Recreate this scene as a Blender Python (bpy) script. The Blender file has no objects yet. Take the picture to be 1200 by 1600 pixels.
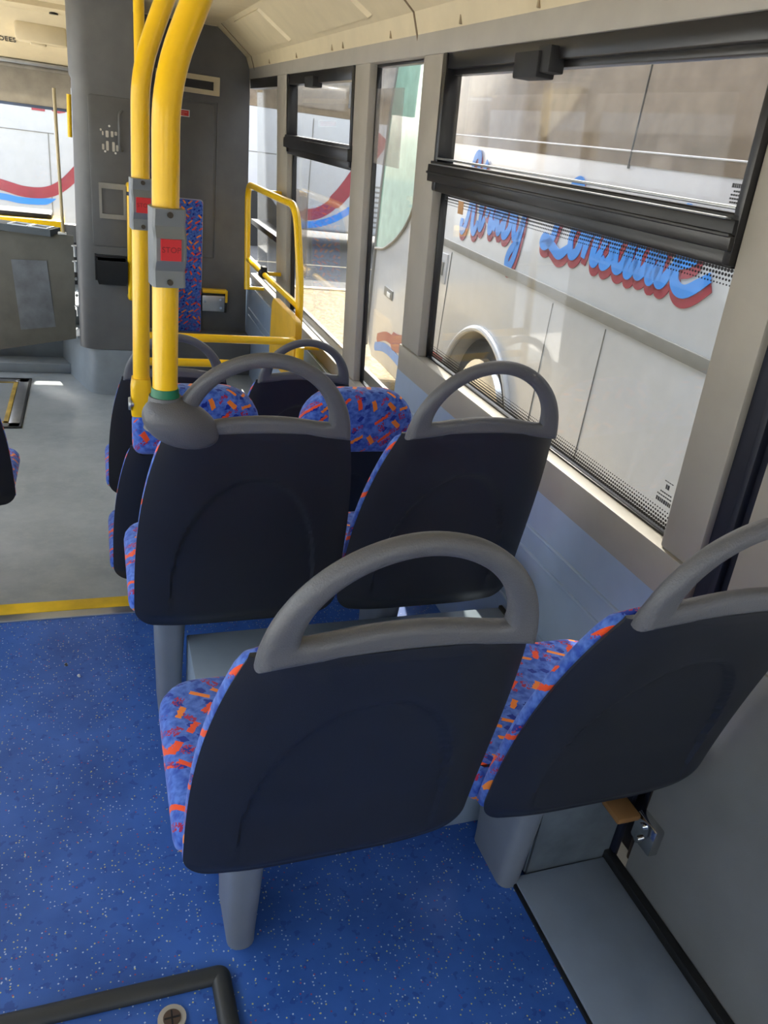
import bpy, bmesh, math, random
from mathutils import Vector, Matrix, noise
from math import sin, cos, pi, radians, sqrt, floor

C = bpy.context.scene.collection
S = bpy.context.scene

# ------------------------------------------------------------------ camera, light, exposure
CAM = Vector((0, 0, 1.4))
YAW, PITCH, ROLL = radians(22.17), radians(25.6), radians(-7.75)
_f = Vector((sin(YAW) * cos(PITCH), cos(YAW) * cos(PITCH), -sin(PITCH)))
_r = Vector((cos(YAW), -sin(YAW), 0))
_d = _f.cross(_r)
_r2 = cos(ROLL) * _r + sin(ROLL) * _d
_d2 = -sin(ROLL) * _r + cos(ROLL) * _d
cam = bpy.data.cameras.new('camera')
cam.lens = 27.0
cam.sensor_width = 36.0
cam.clip_start = 0.02
cam.clip_end = 400
cam_o = bpy.data.objects.new('camera', cam)
C.objects.link(cam_o)
M3 = Matrix((_r2, -_d2, -_f)).transposed()
cam_o.matrix_world = Matrix.Translation(CAM) @ M3.to_4x4()
S.camera = cam_o

SUN_AZ, SUN_EL = radians(10), radians(46)          # azimuth from the bus's forward direction towards its window wall
sun = bpy.data.lights.new('sun', 'SUN')
sun.energy = 5.0
sun.angle = radians(0.53)
sun.color = (1.0, 0.93, 0.82)
sun_o = bpy.data.objects.new('sun', sun)
C.objects.link(sun_o)
sdir = Vector((sin(SUN_AZ) * cos(SUN_EL), cos(SUN_AZ) * cos(SUN_EL), sin(SUN_EL)))
sun_o.rotation_euler = sdir.to_track_quat('Z', 'Y').to_euler()
sun_o.location = sdir * 30

W = bpy.data.worlds.new('sky')
S.world = W
W.use_nodes = True
nt = W.node_tree
bg = nt.nodes['Background']
sky = nt.nodes.new('ShaderNodeTexSky')
sky.sky_type = 'NISHITA'
sky.sun_disc = False
sky.sun_elevation = SUN_EL
sky.sun_rotation = SUN_AZ
sky.air_density = 1.0
sky.dust_density = 3.0
sky.ozone_density = 1.0
hsv = nt.nodes.new('ShaderNodeHueSaturation')      # thin summer haze: a paler, less blue sky
hsv.inputs['Saturation'].default_value = 0.45
nt.links.new(sky.outputs[0], hsv.inputs['Color'])
nt.links.new(hsv.outputs[0], bg.inputs[0])
bg.inputs[1].default_value = 0.30

S.view_settings.view_transform = 'Standard'
S.view_settings.look = 'None'
S.view_settings.gamma = 1.0
S.view_settings.use_curve_mapping = False
S.view_settings.exposure = 1.75
S.cycles.use_denoising = True
S.cycles.max_bounces = 12
S.cycles.diffuse_bounces = 6
S.cycles.glossy_bounces = 4
S.cycles.transparent_max_bounces = 24
S.cycles.transmission_bounces = 8
S.cycles.caustics_reflective = False
S.cycles.caustics_refractive = False
S.cycles.sample_clamp_indirect = 8.0


# ------------------------------------------------------------------ materials
def lin(c):
    out = []
    for v in c:
        v /= 255.0
        out.append(v / 12.92 if v <= 0.04045 else ((v + 0.055) / 1.055) ** 2.4)
    return tuple(out) + (1.0,)


def mat(name):
    m = bpy.data.materials.new(name)
    m.use_nodes = True
    t = m.node_tree
    return m, t, t.nodes['Principled BSDF']


class NB:
    """small helper for wiring math nodes"""
    def __init__(s, t):
        s.t = t

    def n(s, k):
        return s.t.nodes.new(k)

    def put(s, sock, v):
        if hasattr(v, 'is_output') or isinstance(v, bpy.types.NodeSocket):
            s.t.links.new(v, sock)
        else:
            sock.default_value = v

    def m(s, op, a, b=0.0, c=None):
        q = s.n('ShaderNodeMath')
        q.operation = op
        s.put(q.inputs[0], a)
        s.put(q.inputs[1], b)
        if c is not None:
            s.put(q.inputs[2], c)
        return q.outputs[0]

    def mix(s, f, a, b):
        q = s.n('ShaderNodeMix')
        q.data_type = 'RGBA'
        s.put(q.inputs[0], f)
        s.put(q.inputs[6], a)
        s.put(q.inputs[7], b)
        return q.outputs[2]

    def coord(s):
        return s.n('ShaderNodeTexCoord').outputs['Object']

    def geo(s):
        return s.n('ShaderNodeNewGeometry').outputs['Position']

    def noise(s, vec, scale, detail=3.0, rough=0.55):
        q = s.n('ShaderNodeTexNoise')
        s.t.links.new(vec, q.inputs['Vector'])
        q.inputs['Scale'].default_value = scale
        q.inputs['Detail'].default_value = detail
        q.inputs['Roughness'].default_value = rough
        return q.outputs[0]

    def ramp(s, v, lo, hi):
        q = s.n('ShaderNodeMapRange')
        s.put(q.inputs[0], v)
        q.inputs[1].default_value = lo
        q.inputs[2].default_value = hi
        return q.outputs[0]

    def bump(s, bsdf, h, strength, dist=0.002):
        q = s.n('ShaderNodeBump')
        q.inputs['Strength'].default_value = strength
        q.inputs['Distance'].default_value = dist
        s.put(q.inputs['Height'], h)
        s.t.links.new(q.outputs[0], bsdf.inputs['Normal'])


def plain(name, col, rough=0.5, metal=0.0, var=0.06, bump=0.0, bscale=600, spec=0.5, coat=0.0):
    m, t, b = mat(name)
    k = NB(t)
    c = lin(col)
    p = k.geo()
    nz = k.noise(p, 9.0, 4.0)
    dark = tuple(v * (1 - 2.2 * var) for v in c[:3]) + (1,)
    lite = tuple(min(1, v * (1 + 1.2 * var)) for v in c[:3]) + (1,)
    t.links.new(k.mix(k.ramp(nz, 0.3, 0.7), dark, lite), b.inputs['Base Color'])
    b.inputs['Roughness'].default_value = rough
    b.inputs['Metallic'].default_value = metal
    b.inputs['Specular IOR Level'].default_value = spec
    if coat:
        b.inputs['Coat Weight'].default_value = coat
        b.inputs['Coat Roughness'].default_value = 0.1
    if bump:
        k.bump(b, k.noise(p, bscale, 2.0), bump, 0.001)
    return m


def moquette():
    m, t, b = mat('moquette')
    k = NB(t)
    o = k.coord()
    sep = k.n('ShaderNodeSeparateXYZ')
    t.links.new(o, sep.inputs[0])
    X, Y, Z = sep.outputs
    pn = k.noise(o, 180.0, 1.0)
    jit = k.m('MULTIPLY', k.m('SUBTRACT', pn, 0.5), 0.006)
    u = k.m('ADD', k.m('ADD', X, k.m('MULTIPLY', k.m('SUBTRACT', Y, Z), 0.35)), jit)
    v = k.m('ADD', k.m('ADD', Z, Y), k.m('MULTIPLY', jit, -1.0))

    def dashes(scale, off, ang, hl, hw, prob, seed):
        a = k.m('ADD', k.m('MULTIPLY', u, scale), off)
        c = k.m('ADD', k.m('MULTIPLY', v, scale), off * 1.7)
        ca, cc = k.m('FLOOR', a), k.m('FLOOR', c)
        cv = k.n('ShaderNodeCombineXYZ')
        k.put(cv.inputs[0], ca)
        k.put(cv.inputs[1], cc)
        cv.inputs[2].default_value = seed
        wn = k.n('ShaderNodeTexWhiteNoise')
        t.links.new(cv.outputs[0], wn.inputs['Vector'])
        sp = k.n('ShaderNodeSeparateColor')
        t.links.new(wn.outputs['Color'], sp.inputs[0])
        r1, r2, r3 = sp.outputs
        lx = k.m('ADD', k.m('SUBTRACT', k.m('SUBTRACT', a, ca), 0.5), k.m('MULTIPLY', k.m('SUBTRACT', r1, 0.5), 0.3))
        ly = k.m('ADD', k.m('SUBTRACT', k.m('SUBTRACT', c, cc), 0.5), k.m('MULTIPLY', k.m('SUBTRACT', r2, 0.5), 0.3))
        th = k.m('MULTIPLY', k.m('SUBTRACT', k.m('MULTIPLY', k.m('GREATER_THAN', r3, 0.42), 2.0), 1.0),
                 k.m('ADD', ang, k.m('MULTIPLY', k.m('SUBTRACT', r1, 0.5), 0.5)))
        cs, sn = k.m('COSINE', th), k.m('SINE', th)
        rx = k.m('ABSOLUTE', k.m('ADD', k.m('MULTIPLY', lx, cs), k.m('MULTIPLY', ly, sn)))
        ry = k.m('ABSOLUTE', k.m('SUBTRACT', k.m('MULTIPLY', ly, cs), k.m('MULTIPLY', lx, sn)))
        q = k.m('MULTIPLY', k.m('LESS_THAN', rx, hl), k.m('LESS_THAN', ry, hw))
        return k.m('MULTIPLY', q, k.m('LESS_THAN', k.m('FRACT', k.m('MULTIPLY', r3, 7.31)), prob)), r2

    base = k.mix(k.ramp(k.noise(o, 70.0, 2.0), 0.35, 0.65), lin((50, 84, 178)), lin((92, 130, 214)))
    d0, _ = dashes(34, 0.3, 0.2, 0.22, 0.22, 0.4, 3.0)
    col = k.mix(d0, base, lin((26, 52, 150)))
    d1, _ = dashes(26, 1.0, 0.7, 0.34, 0.2, 0.5, 7.0)
    spk = k.m('GREATER_THAN', k.noise(o, 260.0, 0.0), 0.5)
    col = k.mix(k.m('MULTIPLY', d1, spk), col, lin((168, 48, 84)))
    d2, r2 = dashes(23, 0.42, 0.75, 0.38, 0.115, 0.78, 11.0)
    col = k.mix(d2, col, k.mix(k.m('GREATER_THAN', r2, 0.6), lin((240, 84, 40)), lin((248, 138, 50))))
    t.links.new(col, b.inputs['Base Color'])
    b.inputs['Roughness'].default_value = 0.95
    b.inputs['Specular IOR Level'].default_value = 0.15
    b.inputs['Sheen Weight'].default_value = 0.25
    k.bump(b, k.noise(o, 900.0, 1.0), 0.35, 0.001)
    return m


def speckle_floor():
    m, t, b = mat('blue_speckled_vinyl')
    k = NB(t)
    p = k.geo()
    v = k.n('ShaderNodeTexVoronoi')
    t.links.new(p, v.inputs['Vector'])
    v.inputs['Scale'].default_value = 150.0
    sp = k.n('ShaderNodeSeparateColor')
    t.links.new(v.outputs['Color'], sp.inputs[0])
    on = k.m('MULTIPLY', k.m('LESS_THAN', v.outputs['Distance'], 0.24), k.m('GREATER_THAN', sp.outputs[0], 0.60))
    base = k.mix(k.ramp(k.noise(p, 6.0, 5.0), 0.3, 0.7), lin((42, 84, 158)), lin((62, 108, 190)))
    base = k.mix(k.m('MULTIPLY', k.m('GREATER_THAN', k.noise(p, 45.0, 3.0), 0.62), 0.35), base, lin((14, 44, 120)))
    sc = k.mix(k.m('GREATER_THAN', sp.outputs[1], 0.55), lin((196, 210, 226)), lin((214, 204, 120)))
    sc = k.mix(k.m('GREATER_THAN', sp.outputs[2], 0.95), sc, lin((170, 70, 90)))
    t.links.new(k.mix(k.m('MULTIPLY', on, 0.85), base, sc), b.inputs['Base Color'])
    b.inputs['Roughness'].default_value = 0.42
    b.inputs['Specular IOR Level'].default_value = 0.45
    k.bump(b, k.noise(p, 260.0, 2.0), 0.25, 0.001)
    return m


def grey_floor():
    m, t, b = mat('grey_marbled_vinyl')
    k = NB(t)
    p = k.geo()
    a = k.noise(p, 4.0, 6.0, 0.65)
    c = k.noise(p, 22.0, 5.0, 0.7)
    col = k.mix(k.ramp(a, 0.3, 0.7), lin((138, 148, 154)), lin((166, 174, 178)))
    col = k.mix(k.m('MULTIPLY', k.ramp(c, 0.5, 0.75), 0.4), col, lin((176, 182, 182)))
    t.links.new(col, b.inputs['Base Color'])
    b.inputs['Roughness'].default_value = 0.42
    k.bump(b, c, 0.1, 0.001)
    return m


def gravel(name, c1, c2, scale, rough=0.95):
    m, t, b = mat(name)
    k = NB(t)
    p = k.geo()
    v = k.n('ShaderNodeTexVoronoi')
    t.links.new(p, v.inputs['Vector'])
    v.inputs['Scale'].default_value = scale
    sp = k.n('ShaderNodeSeparateColor')
    t.links.new(v.outputs['Color'], sp.inputs[0])
    col = k.mix(sp.outputs[0], lin(c1), lin(c2))
    col = k.mix(k.m('MULTIPLY', k.noise(p, 0.8, 4.0), 0.3), col, lin(c1))
    t.links.new(col, b.inputs['Base Color'])
    b.inputs['Roughness'].default_value = rough
    k.bump(b, v.outputs['Distance'], 0.5, 0.01)
    return m


def glass(name, tint=(0.97, 0.98, 0.97), haze=0.03, refl=1.0, dots=False):
    m, t, b = mat(name)
    k = NB(t)
    out = t.nodes['Material Output']
    tr = k.n('ShaderNodeBsdfTransparent')
    tr.inputs[0].default_value = tint + (1,)
    gl = k.n('ShaderNodeBsdfGlossy')
    gl.inputs['Roughness'].default_value = 0.02
    df = k.n('ShaderNodeBsdfDiffuse')
    df.inputs[0].default_value = (0.75, 0.72, 0.66, 1)
    lw = k.n('ShaderNodeLayerWeight')
    lw.inputs[0].default_value = 0.5
    fres = k.m('ADD', 0.03, k.m('MULTIPLY', 0.9, k.m('POWER', lw.outputs['Facing'], 5.0)))
    p = k.geo()
    hz = k.m('MULTIPLY', k.ramp(k.noise(p, 7.0, 5.0, 0.7), 0.25, 0.75), haze)
    m1 = k.n('ShaderNodeMixShader')
    k.put(m1.inputs[0], hz)
    t.links.new(tr.outputs[0], m1.inputs[1])
    t.links.new(df.outputs[0], m1.inputs[2])
    m2 = k.n('ShaderNodeMixShader')
    k.put(m2.inputs[0], k.m('MULTIPLY', fres, refl))
    t.links.new(m1.outputs[0], m2.inputs[1])
    t.links.new(gl.outputs[0], m2.inputs[2])
    t.links.new(m2.outputs[0], out.inputs[0])
    t.nodes.remove(b)
    return m


def perforated():
    """black printed dots on glass that thin out away from the pane's edge (object z)"""
    m, t, b = mat('dotted_glass_print')
    k = NB(t)
    b.inputs['Base Color'].default_value = lin((14, 14, 16))
    o = k.coord()
    sp = k.n('ShaderNodeSeparateXYZ')
    t.links.new(o, sp.inputs[0])
    sc = 120.0
    a = k.m('MULTIPLY', sp.outputs[1], sc)
    z = k.m('MULTIPLY', sp.outputs[2], sc)
    row = k.m('FLOOR', z)
    a2 = k.m('ADD', a, k.m('MULTIPLY', k.m('MODULO', row, 2.0), 0.5))
    fx = k.m('SUBTRACT', k.m('FRACT', a2), 0.5)
    fz = k.m('SUBTRACT', k.m('FRACT', z), 0.5)
    dist = k.m('SQRT', k.m('ADD', k.m('MULTIPLY', fx, fx), k.m('MULTIPLY', fz, fz)))
    rad = k.m('SUBTRACT', 0.52, k.m('MULTIPLY', k.m('ABSOLUTE', sp.outputs[2]), 9.0))
    t.links.new(k.m('LESS_THAN', dist, rad), b.inputs['Alpha'])
    b.inputs['Roughness'].default_value = 0.5
    return m


MO = moquette()
FLB = speckle_floor()
FLG = grey_floor()
SHELL = plain('charcoal_plastic', (32, 34, 42), 0.5, bump=0.25, bscale=900, var=0.05)
HANDLE = plain('grey_moulded_plastic', (94, 95, 101), 0.42, bump=0.6, bscale=420, var=0.03)
LEG = plain('grey_painted_metal', (126, 132, 140), 0.45, var=0.05)
PAN = plain('black_plastic', (24, 25, 28), 0.6)
YEL = plain('yellow_powder_coat', (250, 200, 0), 0.3, var=0.02, coat=0.3)
YELPAD = plain('yellow_panel', (206, 160, 20), 0.5, bump=0.3, bscale=300)
YELTAPE = plain('yellow_nosing', (236, 194, 36), 0.55, var=0.12, bump=0.3, bscale=80)
CREAM = plain('cream_ceiling_plastic', (204, 190, 157), 0.55, var=0.03)
BEIGE = plain('beige_trim', (162, 157, 147), 0.5, var=0.03)
BLUEP = plain('blue_grey_panel', (154, 172, 196), 0.42, var=0.03)
GREYP = plain('grey_laminate', (138, 151, 168), 0.4, var=0.05)
BOXG = plain('grey_box_laminate', (150, 164, 176), 0.32, var=0.05)
METALG = plain('dull_galvanised_sheet', (140, 150, 158), 0.3, metal=0.5, var=0.15)
WALLG = plain('grey_speckled_laminate', (132, 132, 130), 0.55, var=0.04, bump=0.3, bscale=700)
COLG = plain('dark_grey_plastic', (100, 101, 102), 0.45, var=0.05)
COLB = plain('mid_grey_base', (146, 156, 164), 0.45, var=0.05)
DOORG = plain('dark_olive_grey_board', (86, 84, 75), 0.6, var=0.08)
BLK = plain('black_aluminium', (26, 26, 28), 0.28, spec=0.6)
RUB = plain('black_rubber', (22, 23, 24), 0.6)
NAVY = plain('navy_door_seal', (22, 26, 42), 0.5)
ALU = plain('brushed_aluminium', (180, 184, 188), 0.35, metal=0.85)
CHROME = plain('chrome', (215, 215, 215), 0.12, metal=1.0)
BTNG = plain('grey_button_housing', (118, 124, 130), 0.4, var=0.03)
RED = plain('red_button', (206, 34, 44), 0.35, var=0.02)
REDD = plain('dark_red_print', (120, 14, 22), 0.5)
GREEN = plain('green_tape', (18, 116, 84), 0.4)
WHITE = plain('white_print', (232, 232, 228), 0.5, var=0.02)
SCREEN = plain('dark_display_screen', (18, 18, 26), 0.15)
CLEARW = plain('adhesive_residue', (205, 200, 188), 0.6, var=0.1)
SCREW = plain('dark_screw', (70, 64, 56), 0.4, metal=0.6)
BRASS = plain('pale_rod', (200, 182, 140), 0.4)
COACHW = plain('coach_white_paint', (190, 193, 198), 0.3, var=0.015, coat=0.4)
COACHG = plain('coach_grey_trim', (120, 120, 116), 0.4)
MAROON = plain('maroon_decal', (150, 44, 62), 0.35)
SKYB = plain('blue_decal', (44, 136, 226), 0.35)
TINTREFL = plain('tinted_glass_painted_reflection', (120, 108, 94), 0.05, spec=0.9, var=0.12)  # dark tinted glass, with a brown reflection painted into its base colour
GREENG = plain('green_coach_windscreen', (150, 186, 168), 0.05, spec=0.9, var=0.08)
TYRE = plain('tyre_rubber', (34, 33, 32), 0.8)
ARCH = plain('dusty_wheel_arch', (92, 84, 74), 0.9, var=0.15)
GRAV = gravel('tan_gravel', (106, 93, 72), (154, 140, 112), 26.0)
BOUNCE = gravel('pale_bounce_ground', (206, 204, 198), (218, 216, 210), 12.0)  # pale colour for the added ground that bounces daylight into the bus
ASPH = gravel('asphalt', (84, 84, 84), (104, 103, 101), 40.0)
BLINDM = plain('grey_roller_blind', (168, 162, 150), 0.9, var=0.14)
_t = BLINDM.node_tree
_tl = _t.nodes.new('ShaderNodeBsdfTranslucent')
_tl.inputs[0].default_value = lin((168, 162, 150))
_mx = _t.nodes.new('ShaderNodeMixShader')
_mx.inputs[0].default_value = 0.45
_t.links.new(_t.nodes['Principled BSDF'].outputs[0], _mx.inputs[1])
_t.links.new(_tl.outputs[0], _mx.inputs[2])
_t.links.new(_mx.outputs[0], _t.nodes['Material Output'].inputs[0])
TAN = plain('tan_foam', (138, 98, 54), 0.8)
ORG = plain('faded_orange_sticker', (222, 170, 120), 0.6)
CLEAR = glass('clear_window_glass', haze=0.05)
HAZY = glass('hazy_window_glass', tint=(0.93, 0.92, 0.90), haze=0.10)
SLEEVE = glass('clear_plastic_sleeve', tint=(0.93, 0.91, 0.91), haze=0.4)
DOTS = perforated()
PRINTM = plain('black_glass_print', (70, 72, 74), 0.6)


# ------------------------------------------------------------------ mesh helpers
def box(bm, lo, hi, bev=0.0, seg=2):
    lo, hi = Vector(lo), Vector(hi)
    g = bmesh.ops.create_cube(bm, size=1.0)
    vs = g['verts']
    for v in vs:
        v.co = Vector((lo[i] + (v.co[i] + 0.5) * (hi[i] - lo[i]) for i in range(3)))
    if bev:
        es = list({e for v in vs for e in v.link_edges})
        bmesh.ops.bevel(bm, geom=es, offset=bev, segments=seg, profile=0.5, affect='EDGES')
    return bm


def slab(bm, pts_a, pts_b):
    """closed prism between two point loops of equal length"""
    a = [bm.verts.new(p) for p in pts_a]
    b = [bm.verts.new(p) for p in pts_b]
    n = len(a)
    f = [bm.faces.new(a[::-1]), bm.faces.new(b)]
    for i in range(n):
        f.append(bm.faces.new((a[i], a[(i + 1) % n], b[(i + 1) % n], b[i])))
    bmesh.ops.recalc_face_normals(bm, faces=f)
    return f, a, b


def prism(bm, outline, axis, lo, hi, bev=0.0, seg=2):
    """outline: 2D points in the two other axes (in x,y,z order) extruded along axis from lo to hi"""
    def p3(q, h):
        c = list(q)
        c.insert(axis, h)
        return Vector(c)
    f, a, b = slab(bm, [p3(q, lo) for q in outline], [p3(q, hi) for q in outline])
    if bev:
        es = list(f[0].edges) + list(f[1].edges)
        bmesh.ops.bevel(bm, geom=es, offset=bev, segments=seg, profile=0.5, affect='EDGES')
    return bm


def rrect(x0, y0, x1, y1, r, n=5):
    if not isinstance(r, (list, tuple)):
        r = [r] * 4
    pts = []
    for (cx, cy, a0, q) in ((x1 - r[0], y1 - r[0], 0, r[0]), (x0 + r[1], y1 - r[1], 90, r[1]),
                            (x0 + r[2], y0 + r[2], 180, r[2]), (x1 - r[3], y0 + r[3], 270, r[3])):
        for i in range(n + 1):
            a = radians(a0 + 90 * i / n)
            pts.append((cx + q * cos(a), cy + q * sin(a)))
    return pts


def fillet(pts, r, n=8):
    pts = [Vector(p) for p in pts]
    out = [pts[0]]
    for i in range(1, len(pts) - 1):
        a, b, c = pts[i - 1], pts[i], pts[i + 1]
        d1, d2 = (a - b), (c - b)
        q = min(r, d1.length * 0.49, d2.length * 0.49)
        p, s = b + d1.normalized() * q, b + d2.normalized() * q
        for j in range(n + 1):
            t = j / n
            out.append((1 - t) ** 2 * p + 2 * t * (1 - t) * b + t * t * s)
    out.append(pts[-1])
    return out


def tube(bm, pts, r, seg=16, fr=0.0, closed=False, sq=(1, 1), up=None):
    if fr:
        pts = fillet(pts, fr)
    pts = [Vector(p) for p in pts]
    n = len(pts)
    rings = []
    prev = None
    for i, p in enumerate(pts):
        if closed:
            t = (pts[(i + 1) % n] - pts[i - 1]).normalized()
        else:
            t = (pts[min(i + 1, n - 1)] - pts[max(i - 1, 0)]).normalized()
        if prev is None:
            a = up or (Vector((0, 0, 1)) if abs(t.z) < 0.9 else Vector((1, 0, 0)))
            nrm = (a - t * a.dot(t)).normalized()
        else:
            nrm = (prev - t * prev.dot(t)).normalized()
        prev = nrm
        bn = t.cross(nrm)
        rr = r[i] if isinstance(r, (list, tuple)) else r
        rings.append([bm.verts.new(p + rr * (cos(2 * pi * k / seg) * nrm * sq[0] + sin(2 * pi * k / seg) * bn * sq[1])) for k in range(seg)])
    fs = []
    m = n if closed else n - 1
    for i in range(m):
        A, B = rings[i], rings[(i + 1) % n]
        for k in range(seg):
            fs.append(bm.faces.new((A[k], A[(k + 1) % seg], B[(k + 1) % seg], B[k])))
    if not closed:
        fs.append(bm.faces.new(rings[0][::-1]))
        fs.append(bm.faces.new(rings[-1]))
    bmesh.ops.recalc_face_normals(bm, faces=fs)
    return bm


def cyl(bm, a, b, r, seg=24, r2=None):
    return tube(bm, [a, b], [r, r if r2 is None else r2], seg)


def loft(bm, rings):
    R = [[bm.verts.new(p) for p in ring] for ring in rings]
    fs = []
    n = len(R[0])
    for i in range(len(R) - 1):
        for k in range(n):
            fs.append(bm.faces.new((R[i][k], R[i][(k + 1) % n], R[i + 1][(k + 1) % n], R[i + 1][k])))
    fs.append(bm.faces.new(R[0][::-1]))
    fs.append(bm.faces.new(R[-1]))
    bmesh.ops.recalc_face_normals(bm, faces=fs)
    return bm


def ribbon(bm, P, wid, fn, th=0.003):
    """flat stroke along the 2D polyline P, of half-width wid (number or list), as a thin solid; fn(a,b,h) maps to 3D"""
    n = len(P)
    L, Rr = [], []
    for i in range(n):
        p0, p1 = P[max(i - 1, 0)], P[min(i + 1, n - 1)]
        dx, dy = p1[0] - p0[0], p1[1] - p0[1]
        l = sqrt(dx * dx + dy * dy) or 1
        w = wid[i] if isinstance(wid, (list, tuple)) else wid
        L.append((P[i][0] - dy / l * w, P[i][1] + dx / l * w))
        Rr.append((P[i][0] + dy / l * w, P[i][1] - dx / l * w))
    fs = []
    top = [[bm.verts.new(fn(q[0], q[1], th)) for q in side] for side in (L, Rr)]
    bot = [[bm.verts.new(fn(q[0], q[1], 0)) for q in side] for side in (L, Rr)]
    for i in range(n - 1):
        fs.append(bm.faces.new((top[0][i], top[0][i + 1], top[1][i + 1], top[1][i])))
        fs.append(bm.faces.new((bot[0][i], bot[1][i], bot[1][i + 1], bot[0][i + 1])))
        fs.append(bm.faces.new((top[0][i], bot[0][i], bot[0][i + 1], top[0][i + 1])))
        fs.append(bm.faces.new((top[1][i], top[1][i + 1], bot[1][i + 1], bot[1][i])))
    fs.append(bm.faces.new((top[0][0], top[1][0], bot[1][0], bot[0][0])))
    fs.append(bm.faces.new((top[0][-1], bot[0][-1], bot[1][-1], top[1][-1])))
    bmesh.ops.recalc_face_normals(bm, faces=fs)


def spline(pts, n=8):
    pts = [Vector((p[0], p[1], 0)) for p in pts]
    out = []
    for i in range(len(pts) - 1):
        p0, p1, p2, p3 = pts[max(i - 1, 0)], pts[i], pts[i + 1], pts[min(i + 2, len(pts) - 1)]
        for j in range(n):
            t = j / n
            v = 0.5 * ((2 * p1) + (p2 - p0) * t + (2 * p0 - 5 * p1 + 4 * p2 - p3) * t * t + (3 * p1 - p0 - 3 * p2 + p3) * t ** 3)
            out.append((v.x, v.y))
    out.append((pts[-1].x, pts[-1].y))
    return out


def obj(name, bm, m, parent=None, smooth=35, label=None):
    me = bpy.data.meshes.new(name)
    if parent is not None:
        w = Vector((0, 0, 0))
        q = parent
        while q is not None:
            w += q.location
            q = q.parent
        bmesh.ops.translate(bm, vec=-w, verts=bm.verts)
    bm.to_mesh(me)
    bm.free()
    if smooth:
        for p in me.polygons:
            p.use_smooth = True
        me.set_sharp_from_angle(angle=radians(smooth))
    me.materials.append(m)
    o = bpy.data.objects.new(name, me)
    C.objects.link(o)
    if parent is not None:
        o.parent = parent
    if label:
        o['label'] = label
    return o


def tag(o, label, cat, group=None):
    o['label'] = label
    o['category'] = cat
    if group:
        o['group'] = group
    return o


def thing(name, label, cat, loc=(0, 0, 0), group=None):
    o = bpy.data.objects.new(name, None)
    o.empty_display_size = 0.1
    C.objects.link(o)
    o.location = loc
    return tag(o, label, cat, group)


def struct(o):
    o['kind'] = 'structure'
    return o


def sroot(name, loc=(0, 0, 0)):
    o = bpy.data.objects.new(name, None)
    o.empty_display_size = 0.1
    C.objects.link(o)
    o.location = loc
    return struct(o)


def B():
    return bmesh.new()


def bx(*boxes):
    bm = B()
    for b in boxes:
        box(bm, *b)
    return bm


def from_curve(cu):
    """mesh data of a curve or text datablock, without operators"""
    o = bpy.data.objects.new('tmp', cu)
    C.objects.link(o)
    dg = bpy.context.evaluated_depsgraph_get()
    me = bpy.data.meshes.new_from_object(o.evaluated_get(dg))
    bpy.data.objects.remove(o)
    bm = B()
    bm.from_mesh(me)
    bpy.data.meshes.remove(me)
    return bm


def text_bm(body, size, origin, right, up, depth=0.0006, tall=1.0):
    cu = bpy.data.curves.new('txt', 'FONT')
    cu.body = body
    cu.size = size
    cu.extrude = depth
    cu.resolution_u = 3
    cu.align_x = 'CENTER'
    cu.align_y = 'CENTER'
    bm = from_curve(cu)
    bpy.data.curves.remove(cu)
    r, u = Vector(right).normalized(), Vector(up).normalized()
    n = r.cross(u)
    M = Matrix((r, u * tall, n)).transposed().to_4x4()
    M.translation = Vector(origin)
    bmesh.ops.transform(bm, matrix=M, verts=bm.verts)
    return bm


# ------------------------------------------------------------------ the setting
ZF = -0.30          # floor of the low front part
ZG = -0.65          # ground outside
YS = 2.185          # edge of the step
YB = 5.8            # bulkhead


def wx(z):          # inner face of the window wall leans inwards above the sill
    return 1.05 - 0.055 * (z - 0.75)


def wpt(y, z, off=0.0):
    return Vector((wx(z) + off, y, z))


def wallslab(bm, y0, z0, y1, z1, a, b, bev=0.0):
    """box that follows the leaning wall; a..b is the depth range outwards from its inner face"""
    f, p, q = slab(bm, [wpt(y0, z0, a), wpt(y1, z0, a), wpt(y1, z1, a), wpt(y0, z1, a)],
                   [wpt(y0, z0, b), wpt(y1, z0, b), wpt(y1, z1, b), wpt(y0, z1, b)])
    if bev:
        es = list({e for v in p + q for e in v.link_edges})
        bmesh.ops.bevel(bm, geom=es, offset=bev, segments=2, profile=0.5, affect='EDGES')


struct(obj('floor', bx(((-1.2, -1.3, -0.05), (1.06, YS - 0.03, 0.0))), FLB))
struct(obj('floor_front', bx(((-1.2, YS - 0.02, ZF - 0.05), (1.06, 7.1, ZF))), FLG))
bm = B()
box(bm, (-1.2, YS - 0.028, ZF), (1.06, YS - 0.001, -0.001))
struct(obj('trim_1', bm, COLB))                                  # step riser
bm = B()
box(bm, (-1.2, 2.128, -0.002), (1.05, YS, 0.006), 0.002)
struct(obj('trim_2', bm, YELTAPE))                               # yellow nosing
bm = B()
box(bm, (-1.2, 2.092, -0.002), (1.05, 2.128, 0.005), 0.002)
struct(obj('trim_3', bm, ALU))                                   # aluminium edge strip
bm = B()
box(bm, (0.80, -1.2, -0.002), (1.03, 0.945, 0.012), 0.003)
struct(obj('trim_4', bm, GREYP))                                 # grey floor strip beside the rear door
bm = B()
box(bm, (0.793, -1.2, -0.002), (0.80, 0.94, 0.008), 0.001)
box(bm, (1.03, -1.2, -0.002), (1.051, 0.99, 0.03), 0.003)
struct(obj('trim_5', bm, RUB))                                   # dark sealing strips along it

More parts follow.
